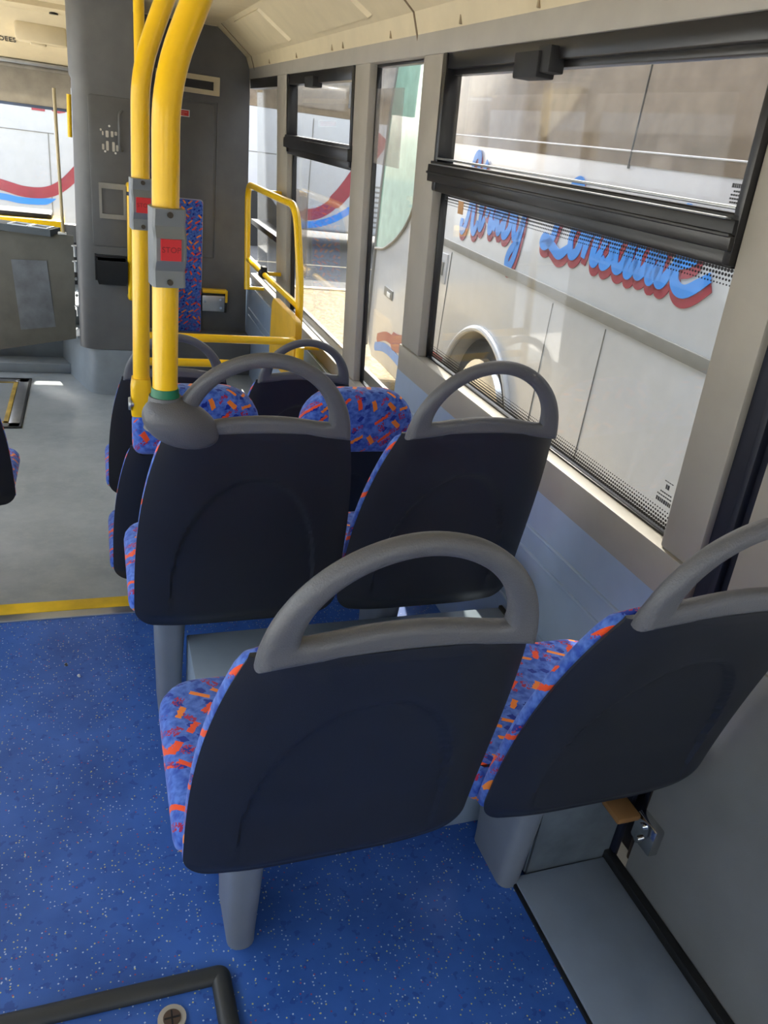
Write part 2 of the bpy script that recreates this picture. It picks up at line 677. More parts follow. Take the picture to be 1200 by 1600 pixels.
# ---- window wall: panel below, sill, pillars, head rail
bm = B()
box(bm, (1.05, 0.99, -0.02), (1.10, 2.64, 0.66))
box(bm, (1.05, 2.64, ZF - 0.02), (1.10, 7.1, 0.34))
for (y0, y1, zz) in ((0.99, 2.63, 0.47), (0.99, 2.63, 0.535), (0.99, 2.63, 0.29), (2.66, 5.75, 0.12), (2.66, 5.75, 0.17)):
    tube(bm, [(1.05, y0, zz), (1.05, y1, zz)], 0.006, 10)
struct(obj('wall_window_side', bm, BLUEP))

bm = B()
# sill ledges (outer lip carries the glass)
wallslab(bm, 0.99, 0.635, 2.64, 0.735, -0.006, 0.052, 0.004)
wallslab(bm, 2.64, 0.335, 5.80, 0.415, -0.006, 0.052, 0.004)
# pillars
wallslab(bm, 0.985, 0.735, 1.09, 1.70, 0.0, 0.045, 0.006)
wallslab(bm, 2.465, 0.735, 2.64, 1.70, 0.0, 0.045, 0.006)
wallslab(bm, 2.55, 0.415, 2.64, 0.735, 0.0, 0.045, 0.004)
wallslab(bm, 3.20, 0.415, 3.39, 1.70, 0.0, 0.045, 0.006)
wallslab(bm, 4.64, 0.415, 4.92, 1.70, 0.0, 0.045, 0.006)
# head rail
wallslab(bm, 0.985, 1.655, 5.80, 1.72, -0.004, 0.052, 0.004)
struct(obj('trim_6', bm, BEIGE))
bm = B()
wallslab(bm, 0.60, 1.655, 7.1, 2.1, 0.053, 0.075)
wallslab(bm, 0.60, -0.6, 7.1, 0.40, 0.13, 0.15)
struct(obj('wall_outer_skin', bm, WALLG))


def pane(parent, y0, z0, y1, z1, m=CLEAR, off=0.045, name='glass'):
    bm = B()
    wallslab(bm, y0, z0, y1, z1, off, off + 0.005)
    return obj(name, bm, m, parent, smooth=0)


def bars(parent, items, m=BLK, name='frame', bev=0.002):
    bm = B()
    for it in items:
        wallslab(bm, *it, bev)
    return obj(name, bm, m, parent)


# big window with a hopper
w1 = sroot('window_1', (1.05, 1.77, 0.74))
pane(w1, 1.09, 0.735, 2.465, 1.30)
pane(w1, 1.09, 1.355, 2.465, 1.655, HAZY, 0.035, 'hopper_glass')
bars(w1, [(1.09, 0.735, 2.465, 0.741, 0.035, 0.055), (1.09, 0.735, 1.094, 1.30, 0.035, 0.055), (2.459, 0.735, 2.465, 1.30, 0.03, 0.055),
          (1.09, 1.615, 2.465, 1.655, 0.0, 0.05), (1.09, 1.28, 1.108, 1.655, -0.012, 0.05), (2.435, 1.28, 2.465, 1.655, -0.006, 0.05),
          (1.12, 1.600, 2.44, 1.617, 0.02, 0.05)])
bars(w1, [(1.092, 1.303, 2.475, 1.352, -0.02, 0.05), (1.092, 1.345, 2.475, 1.362, -0.012, 0.05), (1.092, 1.276, 2.465, 1.305, -0.004, 0.05),
          (1.092, 1.325, 2.475, 1.332, -0.026, 0.0)], BLK, 'transom')
bars(w1, [(1.11, 1.368, 2.44, 1.374, -0.01, 0.03), (1.11, 1.352, 2.44, 1.356, -0.025, 0.0)], ALU, 'transom_edge')
bm = B()
wallslab(bm, 1.83, 1.575, 1.95, 1.63, -0.03, 0.02, 0.004)
wallslab(bm, 1.79, 1.585, 1.85, 1.64, -0.022, 0.02, 0.004)
obj('latch', bm, PAN, w1)


def frit(parent, y0, z0, y1, z1):
    """dotted print, origin on the pane's edge so the dots thin out from it"""
    o = bpy.data.objects.new('dotted_print', bpy.data.meshes.new('dotted_print'))
    bm = B()
    wallslab(bm, y0, z0, y1, z1, 0.0425, 0.0435)
    org = wpt(y0, z0 if z0 < 1.0 else z1, 0.043)
    bmesh.ops.translate(bm, vec=-org, verts=bm.verts)
    bm.to_mesh(o.data)
    bm.free()
    o.data.materials.append(DOTS)
    C.objects.link(o)
    o.parent = parent
    o.location = org - parent.location
    return o


frit(w1, 1.10, 0.745, 2.455, 0.79)
frit(w1, 1.10, 1.24, 2.455, 1.28)
# etched makers' marks on the panes
bm = B()
for (yy, zz, ww, hh) in ((1.165, 1.401, 0.028, 0.007), (1.163, 1.394, 0.018, 0.003), (1.163, 1.388, 0.028, 0.003), (1.163, 1.382, 0.03, 0.003),
                         (1.163, 1.376, 0.026, 0.003)):
    random.seed(int(zz * 1000))
    y = yy + ww / 2
    while y > yy - ww / 2:
        q = random.uniform(0.0025, 0.005)
        wallslab(bm, y - q, zz, y, zz + hh, 0.033, 0.034)
        y -= q + 0.0018
for (yy, zz, ww, hh) in ((1.16, 0.795, 0.045, 0.009), (1.16, 0.809, 0.045, 0.003), (1.157, 0.817, 0.035, 0.003), (1.157, 0.828, 0.010, 0.010), (1.157, 0.843, 0.022, 0.002)):
    random.seed(int(zz * 1000))
    y = yy + ww / 2
    while y > yy - ww / 2:
        q = random.uniform(0.003, 0.006)
        wallslab(bm, y - q, zz, y, zz + hh, 0.043, 0.044)
        y -= q + 0.002
obj('etched_mark', bm, PRINTM, w1, smooth=0)
bm = B()
wallslab(bm, 2.31, 1.225, 2.345, 1.262, 0.041, 0.0435)
tag(obj('pane_sticker', bm, ORG, smooth=0), 'small faded orange sticker on the glass under the black window transom', 'sticker')

w2 = sroot('window_2', (1.05, 2.92, 0.42))
pane(w2, 2.64, 0.415, 3.20, 1.655, CLEAR, 0.04)
bars(w2, [(2.64, 1.645, 3.20, 1.655, 0.03, 0.06), (2.64, 0.415, 2.645, 1.655, 0.03, 0.05), (3.195, 0.415, 3.20, 1.655, 0.03, 0.05), (2.64, 0.415, 3.20, 0.420, 0.03, 0.05)])
w3 = sroot('window_3', (1.05, 4.0, 0.42))
pane(w3, 3.39, 0.415, 4.64, 1.30)
pane(w3, 3.39, 1.355, 4.64, 1.655, CLEAR, 0.035, 'hopper_glass')
bars(w3, [(3.39, 0.415, 4.64, 0.420, 0.035, 0.055), (3.39, 0.415, 3.398, 1.3, 0.035, 0.055), (4.63, 0.415, 4.64, 1.3, 0.03, 0.055),
          (3.39, 1.605, 4.64, 1.655, 0.0, 0.05), (3.39, 1.28, 3.412, 1.655, -0.006, 0.05), (4.61, 1.28, 4.64, 1.655, -0.006, 0.05)])
bars(w3, [(3.38, 1.303, 4.65, 1.352, -0.02, 0.05), (3.38, 1.345, 4.65, 1.366, -0.012, 0.05), (3.39, 1.270, 4.64, 1.305, 0.0, 0.05)], BLK, 'transom')
bm = B()
wallslab(bm, 3.98, 1.585, 4.14, 1.63, -0.028, 0.02, 0.004)
obj('latch', bm, PAN, w3)
w4 = sroot('window_4', (1.05, 5.3, 0.42))
pane(w4, 4.92, 0.415, 5.80, 1.655)
bars(w4, [(4.92, 1.60, 5.80, 1.655, 0.0, 0.05), (4.92, 0.755, 5.80, 0.79, 0.0, 0.05), (4.92, 0.415, 5.80, 0.423, 0.035, 0.055)])
bm = B()
wallslab(bm, 2.90, 1.315, 3.19, 1.575, 0.032, 0.038)
tag(obj('poster_sleeve', bm, SLEEVE, smooth=0), 'empty crinkled clear plastic poster sleeve stuck on the narrow window', 'poster sleeve')
bm = B()
wallslab(bm, 4.30, 0.66, 4.56, 1.10, 0.038, 0.044)
tag(obj('notice_sleeve', bm, SLEEVE, smooth=0), 'clear plastic notice sleeve low on the pane behind the yellow loop rail', 'poster sleeve')

# ---- rear door beside the strip
d1 = sroot('door_1', (1.05, 0.3, 0))
obj('panel', bx(((1.052, -1.2, -0.05), (1.09, 0.90, 0.66), 0.004)), WALLG, d1)
bm = B()
wallslab(bm, 0.60, 0.66, 0.90, 1.70, 0.0, 0.05, 0.004)
wallslab(bm, -1.2, 0.66, 0.60, 0.74, 0.0, 0.05, 0.004)
wallslab(bm, -1.2, 1.62, 0.60, 1.70, 0.0, 0.05, 0.004)
wallslab(bm, -1.2, 0.74, -1.0, 1.62, 0.0, 0.05, 0.004)
obj('frame', bm, BEIGE, d1)
pane(d1, -1.0, 0.74, 0.60, 1.62)
bm = B()
wallslab(bm, 0.902, 0.0, 0.985, 1.70, 0.016, 0.10)
wallslab(bm, 0.925, 0.0, 0.94, 1.70, 0.0, 0.06, 0.003)
box(bm, (1.046, 0.935, 0.0), (1.058, 1.0, 0.63), 0.002)
obj('seal', bm, NAVY, d1)
bm = B()
box(bm, (1.03, 0.835, 0.135), (1.056, 0.90, 0.205), 0.006)
hg = obj('hinge', bm, CHROME, d1)
bm = B()
for zz in (0.152, 0.188):
    bm = B()
    cyl(bm, (1.022, 0.872, zz), (1.035, 0.872, zz), 0.008, 12)
    obj('bolt', bm, CHROME, hg)
bm = B()
box(bm, (0.97, 0.882, 0.192), (1.028, 0.945, 0.208), 0.005)
tag(obj('foam_block', bm, TAN), 'tan foam strip tucked under the seat shell next to the chrome hinge', 'foam')

# ---- ceiling with cove panels
bm = B()
prof = [(1.0, 1.695), (0.972, 1.775), (0.78, 1.925), (-0.95, 1.925), (-1.14, 1.775), (-1.2, 1.695)]
po = [(a * 1.0 + (0.03 if a > 0 else -0.03), z + 0.04) for a, z in prof]
prism(bm, [*prof, *po[::-1]], 1, -1.3, 7.1)
for (y0, y1) in ((-1.2, 0.6), (0.75, 2.62), (2.95, 4.05), (4.25, 5.45)):
    # shallow raised mouldings on the slope
    for (t0, t1) in ((0.12, 0.9),):
        a = Vector((0.972, 0, 1.775)).lerp(Vector((0.78, 0, 1.925)), t0)
        b = Vector((0.972, 0, 1.775)).lerp(Vector((0.78, 0, 1.925)), t1)
        n = Vector((-0.62, 0, -0.79)) * 0.012
        yy0, yy1 = y0 + 0.12, y1 - 0.12
        f, p, q = slab(bm, [a + Vector((0, yy0, 0)), a + Vector((0, yy1, 0)), b + Vector((0, yy1 - 0.1, 0)), b + Vector((0, yy0 + 0.1, 0))],
                       [a + n + Vector((0, yy0 + 0.02, 0)), a + n + Vector((0, yy1 - 0.02, 0)), b + n + Vector((0, yy1 - 0.12, 0)), b + n + Vector((0, yy0 + 0.12, 0))])
struct(obj('ceiling', bm, CREAM, smooth=25))
bm = B()
for yy in (2.70, 0.66, 5.62):
    for (a, b) in (((1.0, 1.695), (0.972, 1.775)), ((0.972, 1.775), (0.78, 1.925))):
        tube(bm, [(a[0] - 0.001, yy, a[1]), (b[0] - 0.001, yy, b[1])], 0.004, 8)
struct(obj('trim_7', bm, plain('shadow_gap', (120, 104, 84), 0.8)))
bm = B()
for yy in (1.9, 2.35, 2.95, 3.55, 3.72, 4.4, 5.1):
    p = Vector((0.986, yy, 1.735))
    box(bm, p + Vector((-0.003, -0.004, -0.016)), p + Vector((0.012, 0.004, 0.008)), 0.002)
struct(obj('trim_8', bm, plain('cove_clip', (150, 132, 104), 0.6)))

# ---- other side, back and front of the bus (mostly outside the frame)
bm = B()
box(bm, (-1.26, -1.3, ZF - 0.05), (-1.2, 5.3, 0.55))
box(bm, (-1.26, -1.3, 1.62), (-1.2, 7.1, 1.75))
for yy in (-1.3, 0.4, 2.1, 3.7, 5.2):
    box(bm, (-1.26, yy, 0.5), (-1.2, yy + 0.12, 1.7))
struct(obj('wall_aisle_side', bm, BEIGE))
bm = B()
box(bm, (-1.26, -1.36, -0.05), (1.1, -1.3, 0.75))
box(bm, (-1.26, -1.36, 1.6), (1.1, -1.3, 1.97))
box(bm, (-1.26, -1.36, 0.7), (-0.9, -1.3, 1.65))
box(bm, (0.85, -1.36, 0.7), (1.1, -1.3, 1.65))
struct(obj('wall_rear', bm, BEIGE))
w6 = sroot('window_6', (0, -1.33, 0.75))
obj('glass', bx(((-0.9, -1.335, 0.75), (0.85, -1.33, 1.6))), CLEAR, w6, smooth=0)
w7 = sroot('window_7', (-1.23, 2, 0.55))
obj('glass', bx(((-1.235, -1.3, 0.55), (-1.23, 5.3, 1.62))), CLEAR, w7, smooth=0)

# bulkhead behind the driver
bm = B()
prism(bm, [(0.20, ZF), (1.05, ZF), (1.0, 1.70), (0.965, 1.79), (0.78, 1.92), (0.20, 1.92)], 1, YB, YB + 0.05, 0.004)
box(bm, (0.79, YB - 0.006, 0.50), (0.80, YB + 0.01, 1.49), 0.003)
box(bm, (0.40, YB - 0.006, 1.485), (0.80, YB + 0.01, 1.492), 0.003)
prism(bm, [(0.42, 0.5), (0.785, 0.5), (0.765, 1.475), (0.42, 1.475)], 1, YB - 0.008, YB + 0.01, 0.006)
struct(obj('wall_front', bm, COLG))
bm = B()
box(bm, (0.20, 5.60, ZF), (1.05, YB + 0.02, -0.02), 0.01)
struct(obj('baseboard_front', bm, COLG))

# ---- front: header dome, blind, windscreen, dash
bm = B()
prism(bm, [(6.25, 1.93), (6.42, 1.80), (6.86, 1.60), (7.1, 1.60), (7.1, 1.97), (6.25, 1.97)], 0, -1.25, 1.1)
prism(bm, [(6.2, 1.925), (6.2, 1.895), (6.44, 1.855), (6.46, 1.93)], 0, -1.0, -0.12)
box(bm, (-0.45, 6.40, 1.70), (-0.13, 6.56, 1.82), 0.02)
box(bm, (-0.36, 6.42, 1.685), (-0.26, 6.50, 1.71), 0.01)
struct(obj('trim_9', bm, CREAM, smooth=25))
bm = B()
cyl(bm, (-0.2, 6.30, 1.895), (-0.2, 6.30, 1.87), 0.028, 20)
struct(obj('trim_10', bm, SCREEN))
tag(obj('header_lettering', text_bm('DEES', 0.050, (-0.512, 6.62, 1.7045), (1, 0, 0), (0, -0.91, 0.41), 0.0006, 1.7), PAN, smooth=0),
    'dark capital letters DEES printed on the cream header above the windscreen', 'lettering')
bm = B()
box(bm, (-1.2, 6.84, 1.575), (0.2, 6.90, 1.60), 0.004)
struct(obj('trim_11', bm, ALU))
bl = thing('roller_blind', 'grey fabric roller blind pulled down over the windscreen top', 'blind', (-0.5, 6.88, 1.58))
obj('fabric', bx(((-1.15, 6.888, 1.315), (-0.13, 6.893, 1.575))), BLINDM, bl, smooth=0)
bm = B()
cyl(bm, (-1.15, 6.89, 1.565), (-0.13, 6.89, 1.565), 0.016)
obj('roller', bm, BLINDM, bl)
obj('bottom_bar', bx(((-1.15, 6.884, 1.302), (-0.13, 6.898, 1.322), 0.004)), plain('blue_grey_bar', (84, 96, 120), 0.5), bl)
w5 = sroot('window_5', (-0.4, 7.0, 0.5))
obj('glass', bx(((-1.2, 7.0, 0.30), (1.05, 7.006, 1.62))), CLEAR, w5, smooth=0)
bm = B()
box(bm, (-1.26, 7.0, ZF - 0.05), (1.12, 7.08, 0.30))
box(bm, (-1.26, 6.98, 0.28), (-1.2, 7.05, 1.7))
box(bm, (1.02, 6.98, 0.28), (1.1, 7.05, 1.7))
struct(obj('wall_windscreen', bm, COLG))
ds = thing('dashboard', 'black dashboard with a yellow band below the windscreen', 'dashboard', (-0.4, 6.8, ZF))
obj('body', bx(((-1.0, 6.62, ZF), (0.9, 6.99, 0.43), 0.02)), PAN, ds)
obj('band', bx(((-0.95, 6.60, 0.43), (-0.22, 6.90, 0.56), 0.01)), YEL, ds)
obj('binnacle', bx(((-0.8, 6.66, 0.55), (-0.30, 6.93, 0.60), 0.02)), PAN, ds)
obj('mirror', bx(((-0.225, 6.62, 0.40), (-0.13, 6.70, 0.54), 0.012)), COLG, ds)

# ------------------------------------------------------------------ cab column and what is fixed on it
YC = 5.1
col = thing('cab_column', 'tall dark grey moulded cab column with rounded corner and lighter base', 'partition', (0.05, YC + 0.3, ZF))


def col_out(x0, x1, d, r):
    pts = [(x1, YC + d), (x1, YC + 0.0)]
    for i in range(9):
        a = radians(270 - 90 * i / 8)
        pts.append((x0 + r + r * cos(a), YC + r + r * sin(a)))
    pts.append((x0, YC + d))
    return pts


bm = B()
rings = []
for (z, x0) in ((0.0, -0.115), (0.6, -0.108), (1.2, -0.098), (1.50, -0.095), (1.52, -0.106), (1.92, -0.106)):
    rings.append([Vector((a, b, z)) for a, b in col_out(x0, 0.235, 0.66, 0.10)])
loft(bm, rings)
obj('body', bm, COLG, col)
bm = B()
loft(bm, [[Vector((a + (0.012 if z > -0.1 else 0), b, z)) for a, b in ((0.238, YC + 0.66), (0.238, YC + 0.004), (0.03, YC + 0.004), (-0.02, YC + 0.012), (-0.055, YC + 0.045), (-0.085, YC + 0.11),
                                                                (-0.115, YC + 0.2), (-0.165, YC + 0.36), (-0.25, YC + 0.66))] for z in (ZF, -0.02, -0.004)])
obj('base', bm, COLB, col)
bm = B()
prism(bm, rrect(-0.012, 0.63, 0.232, 1.435, 0.02), 1, YC - 0.006, YC + 0.01, 0.004)
obj('cover_panel', bm, COLG, col)
bm = B()
for i, (xx, zz, ww, hh) in enumerate(((0.062, 1.245, 0.008, 0.022), (0.085, 1.243, 0.016, 0.034), (0.112, 1.245, 0.014, 0.03), (0.132, 1.25, 0.014, 0.02), (0.052, 1.262, 0.01, 0.012),
                                      (0.062, 1.175, 0.012, 0.03), (0.085, 1.182, 0.014, 0.05), (0.118, 1.18, 0.014, 0.05), (0.138, 1.175, 0.013, 0.032))):
    prism(bm, rrect(xx - ww / 2, zz - hh / 2, xx + ww / 2, zz + hh / 2, 0.004, 3), 1, YC - 0.0085, YC - 0.005)
obj('glue_residue', bm, CLEARW, col, label='patches of pale glue left where a fitting was removed')
for xx, zz in ((0.098, 1.285), (0.072, 1.152), (0.128, 1.148)):
    bm = B()
    cyl(bm, (xx, YC - 0.011, zz), (xx, YC - 0.004, zz), 0.006, 10)
    obj('screw_cap', bm, WHITE, col)
bm = B()
tube(bm, [(0.17, YC, 1.37), (0.152, YC - 0.03, 1.355), (0.150, YC - 0.03, 1.18), (0.165, YC, 1.165)], 0.008, 10, 0.02)
obj('grab_handle', bm, COLG, col)
fr = B()
for q in ((0.03, 0.815, 0.045, 0.955), (0.165, 0.815, 0.18, 0.955), (0.03, 0.79, 0.18, 0.815), (0.03, 0.955, 0.18, 0.985)):
    prism(fr, [(q[0], q[1]), (q[2], q[1]), (q[2], q[3]), (q[0], q[3])], 1, YC - 0.016, YC - 0.004)
obj('ticket_frame', fr, plain('clear_acrylic_edge', (150, 148, 142), 0.3), col)
for zz in (0.60, 0.51, 0.24):
    bm = B()
    cyl(bm, (-0.115, YC + 0.10, zz), (-0.115, YC + 0.10, zz - 0.06), 0.012, 12)
    cyl(bm, (-0.115, YC + 0.10, zz), (-0.115, YC + 0.10, zz + 0.006), 0.022, 12)
    obj('hinge', bm, ALU, col)
for zz in (0.41, 0.31, 0.05):
    bm = B()
    cyl(bm, (-0.12, YC + 0.10, zz), (-0.12, YC + 0.08, zz), 0.008, 10)
    obj('rivet', bm, ALU, col)

lb = thing('litter_bin', 'small black open-top plastic bin screwed to the grey cab column', 'bin', (0.09, YC - 0.05, 0.42))
bm = B()
loft(bm, [[Vector((0.09 + sx * w, YC + (0 if sy > 0 else -d), z)) for sx, sy in ((-1, -1), (1, -1), (1, 1), (-1, 1))]
          for (z, w, d) in ((0.42, 0.078, 0.085), (0.445, 0.086, 0.10), (0.565, 0.088, 0.12), (0.565, 0.080, 0.112), (0.47, 0.076, 0.10))])
obj('body', bm, PAN, lb)
obj('bracket', bx(((-0.008, YC - 0.012, 0.43), (0.004, YC + 0.001, 0.585), 0.002), ((-0.008, YC - 0.02, 0.57), (0.178, YC + 0.0, 0.582), 0.003)), PAN, lb)

hr = thing('column_handrail', 'thin yellow upright handrail fixed beside the black bin on the cab column', 'handrail', (0.2, YC - 0.06, 0.33))
bm = B()
tube(bm, [(0.197, YC - 0.002, 0.985), (0.2, YC - 0.07, 0.985), (0.195, YC - 0.07, 0.345), (0.192, YC - 0.002, 0.345)], 0.0185, 14, 0.02)
obj('rail', bm, YEL, hr)
bm = B()
tube(bm, [(0.2, YC - 0.07, 0.935), (0.2, YC - 0.07, 0.955)], 0.0195, 14)
obj('clamp_band', bm, PAN, hr)

# cab door swung across the aisle, with tray and rod
cd = thing('cab_door', 'dark olive-grey half-height cab door with a tray on top', 'door', (-0.12, 5.35, 0.0))
y0, y1 = 5.34, 5.66
bm = B()
slab(bm, [Vector((-0.14, y0, 0.0)), Vector((-0.95, y1, -0.24)), Vector((-0.95, y1, 0.59)), Vector((-0.125, y0, 0.64))],
     [Vector((-0.14, y0 + 0.04, 0.0)), Vector((-0.95, y1 + 0.04, -0.24)), Vector((-0.95, y1 + 0.04, 0.59)), Vector((-0.125, y0 + 0.04, 0.64))])
obj('leaf', bm, DOORG, cd)
bm = B()
n = Vector((-(y1 - y0), -0.825, 0)).normalized() * 0.004


def dpt(x, z):
    t = (-0.125 - x) / 0.825
    return Vector((x, y0 + t * (y1 - y0), z))


q = [dpt(-0.26, 0.06), dpt(-0.475, 0.01), dpt(-0.50, 0.45), dpt(-0.29, 0.47)]
slab(bm, q, [p + n for p in q])
obj('inset_panel', bm, plain('worn_grey_patch', (98, 102, 106), 0.65, var=0.15), cd)
bm = B()
for (xa, xb, za, zb) in ((-0.95, -0.24, 0.625, 0.655), ):
    a, b = dpt(xa, za), dpt(xb, za)
    slab(bm, [a + n * 12, b + n * 12, b + n * 12 + Vector((0, 0, 0.04)), a + n * 12 + Vector((0, 0, 0.04))],
         [a - n * 26, b - n * 26, b - n * 26 + Vector((0, 0, 0.04)), a - n * 26 + Vector((0, 0, 0.04))])
tr_ = obj('tray', bm, plain('dark_blue_grey_tray', (70, 78, 84), 0.5), cd)
bm = B()
for (xa, xb) in ((-0.49, -0.385), (-0.37, -0.27)):
    a, b = dpt(xa, 0.664), dpt(xb, 0.664)
    tube(bm, [a + n * 6, b + n * 6, b - n * 20, a - n * 20], 0.007, 8, closed=True)
obj('tray_rim', bm, ALU, tr_)
obj('rod', bx(((-0.215, 5.355, 0.64), (-0.165, 5.40, 0.652), 0.003)), WHITE, cd)
bm = B()
tube(bm, [(-0.185, 5.38, 0.648), (-0.192, 5.38, 1.44)], 0.0095, 12)
obj('upright_rod', bm, BRASS, cd)
bm = B()
tube(bm, [(-0.125, 5.72, 1.18), (-0.12, 5.72, 1.42)], 0.014, 12)
tag(obj('cab_handrail', bm, YEL), 'short yellow rail end seen just behind the cab column edge', 'handrail')

# cab step below the door
bm = B()
box(bm, (-0.9, 5.74, ZF), (-0.10, 6.6, 0.10), 0.01)
box(bm, (-0.9, 5.55, ZF), (-0.17, 5.72, -0.235), 0.006)
struct(obj('trim_12', bm, COLB))

# bulkhead fittings
dp = thing('route_display', 'cream framed passenger display with a dark blank screen on the bulkhead', 'display', (0.6, YB - 0.02, 1.58))
bm = B()
for q in ((0.40, 1.527, 0.80, 1.555), (0.40, 1.605, 0.80, 1.635), (0.762, 1.554, 0.80, 1.606), (0.40, 1.554, 0.425, 1.606)):
    box(bm, (q[0], YB - 0.035, q[1]), (q[2], YB + 0.002, q[3]), 0.0)
obj('frame', bm, CREAM, dp)
obj('screen', bx(((0.42, YB - 0.02, 1.55), (0.765, YB - 0.01, 1.61))), SCREEN, dp)
st = thing('warning_sticker', 'small red rectangular sticker with pale border under the display', 'sticker', (0.56, YB - 0.01, 1.40))
obj('border', bx(((0.49, YB - 0.011, 1.382), (0.613, YB - 0.0075, 1.424))), WHITE, st, smooth=0)
f_ = obj('face', bx(((0.495, YB - 0.012, 1.387), (0.607, YB - 0.010, 1.419))), RED, st, smooth=0)
obj('printed_line', bx(((0.505, YB - 0.0128, 1.405), (0.597, YB - 0.0118, 1.411)), ((0.505, YB - 0.0128, 1.393), (0.58, YB - 0.0118, 1.399))), plain('pink_print', (226, 120, 110), 0.5), f_, smooth=0)
pb = thing('bay_backrest', 'narrow upright backrest pad in blue and orange moquette on the bulkhead', 'backrest', (0.6, YB - 0.04, -0.05))
bm = B()
prism(bm, rrect(0.50, -0.04, 0.705, 0.878, 0.02), 1, YB - 0.055, YB - 0.005, 0.012)
obj('pad', bm, MO, pb)
bm = B()
prism(bm, rrect(0.495, -0.045, 0.71, 0.883, 0.02), 1, YB - 0.02, YB - 0.001, 0.003)
obj('backing', bm, plain('pale_edge', (168, 172, 186), 0.5), pb)
sb = thing('stowage_bracket', 'steel bracket with a yellow top edge mounted low beside the backrest pad', 'bracket', (0.8, YB - 0.03, 0.12))
obj('plate', bx(((0.712, YB - 0.05, 0.13), (0.875, YB - 0.005, 0.245), 0.006)), ALU, sb)
obj('end_cap', bx(((0.873, YB - 0.055, 0.125), (0.888, YB - 0.003, 0.27), 0.004)), PAN, sb)
obj('yellow_edge', bx(((0.712, YB - 0.06, 0.262), (0.888, YB - 0.003, 0.288), 0.005), ((0.874, YB - 0.062, 0.20), (0.892, YB - 0.05, 0.288), 0.004)), YEL, sb)
for xx, zz in ((0.84, 0.22), (0.845, 0.16), (0.73, 0.2)):
    bm = B()
    cyl(bm, (xx, YB - 0.058, zz), (xx, YB - 0.048, zz), 0.009, 12)
    obj('bolt', bm, CHROME, sb)

# front floor hatch and litter
fh = thing('front_floor_hatch', 'metal framed hatch with worn yellow edging in the grey floor', 'hatch', (-0.75, 4.95, ZF))
bm = B()
for q in ((-1.05, 4.50, -0.443, 4.56), (-1.05, 5.32, -0.443, 5.385), (-0.50, 4.50, -0.443, 5.385)):
    box(bm, (q[0], q[1], ZF - 0.001), (q[2], q[3], ZF + 0.006), 0.002)
obj('frame', bm, ALU, fh)
bm = B()
for q in ((-1.05, 4.56, -0.505, 4.585), (-0.53, 4.56, -0.505, 5.32), (-1.05, 5.30, -0.505, 5.32)):
    box(bm, (q[0], q[1], ZF - 0.001), (q[2], q[3], ZF + 0.007), 0.002)
obj('edging', bm, plain('worn_yellow_edge', (190, 160, 70), 0.6, var=0.3), fh)
obj('lid', bx(((-1.05, 4.585, ZF - 0.001), (-0.53, 5.30, ZF + 0.004), 0.001)), FLG, fh)
bm = B()
for q in ((-1.06, 4.485, -0.428, 4.50), (-0.443, 4.49, -0.428, 5.40), (-1.06, 5.385, -0.428, 5.40)):
    box(bm, (q[0], q[1], ZF - 0.001), (q[2], q[3], ZF + 0.008), 0.002)
obj('seal', bm, RUB, fh)

# rear floor hatch with rubber edging
rh = thing('rear_floor_hatch', 'blue speckled floor hatch with thick black rubber edging and a lock', 'hatch', (-0.1, 0.7, 0))
bm = B()
tube(bm, [(-0.55, 0.893, 0.004), (0.165, 0.888, 0.004), (0.175, 0.55, 0.004)], 0.018, 14, 0.006, sq=(0.75, 1))
obj('edging', bm, plain('worn_rubber_edge', (52, 55, 56), 0.5), rh)
obj('lid', bx(((-0.55, 0.55, -0.002), (0.16, 0.88, 0.003))), FLB, rh, smooth=0)
bm = B()
cyl(bm, (0.075, 0.83, 0.0), (0.075, 0.83, 0.008), 0.024, 28)
lk = obj('lock', bm, plain('worn_steel', (186, 180, 168), 0.4, metal=0.35), rh)
bm = B()
cyl(bm, (0.075, 0.83, 0.006), (0.075, 0.83, 0.0095), 0.015, 24)
lc = obj('lock_core', bm, plain('brown_steel', (104, 88, 78), 0.4, metal=0.6), lk)
bm = B()
box(bm, (0.062, 0.8285, 0.009), (0.088, 0.8315, 0.0102))
box(bm, (0.0735, 0.817, 0.009), (0.0765, 0.843, 0.0102))
obj('slot', bm, PAN, lk)
bm = B()
bmesh.ops.create_icosphere(bm, subdivisions=2, radius=0.006)
for v in bm.verts:
    v.co = v.co * (0.7 + 0.5 * noise.noise(v.co * 200)) + Vector((-0.085, 1.805, 0.003))
tag(obj('paper_scrap', bm, WHITE), 'tiny white scrap lying on the blue floor behind the yellow line', 'litter')
bm = B()
bmesh.ops.create_icosphere(bm, subdivisions=2, radius=0.006)
for v in bm.verts:
    v.co = v.co * (0.7 + 0.5 * noise.noise(v.co * 200)) + Vector((-0.118, 1.86, 0.003))
tag(obj('pebble', bm, DOORG), 'tiny dark pebble lying on the blue floor beside the white scrap', 'litter')

# wheel-arch box beside the wall
wb_ = thing('wheel_arch_box', 'low light grey wheel-arch box on the floor under the seats by the wall', 'box', (0.6, 1.3, 0))
bm = B()
prism(bm, [(0.176, 1.11), (0.832, 1.11), (0.832, 0.955), (1.045, 0.955), (1.045, 1.60), (0.176, 1.60)], 2, 0.0, 0.255, 0.006)
obj('casing', bm, BOXG, wb_)
obj('back_plate', bx(((0.834, 0.948, 0.0), (1.042, 0.956, 0.24))), METALG, wb_)
obj('wall_gap', bx(((1.036, 1.0, 0.248), (1.047, 1.595, 0.264), 0.002)), RUB, wb_)

# ------------------------------------------------------------------ seats
ZB, ZS, ZT = 0.396, 0.891, 1.056


def lean(z):
    t = (z - ZB) / (ZS - ZB)
    if t > 1:
        return -0.136 - 0.17 * (z - ZS)
    return -0.136 * (0.45 * t + 0.55 * t * t) if t > 0 else 0.0


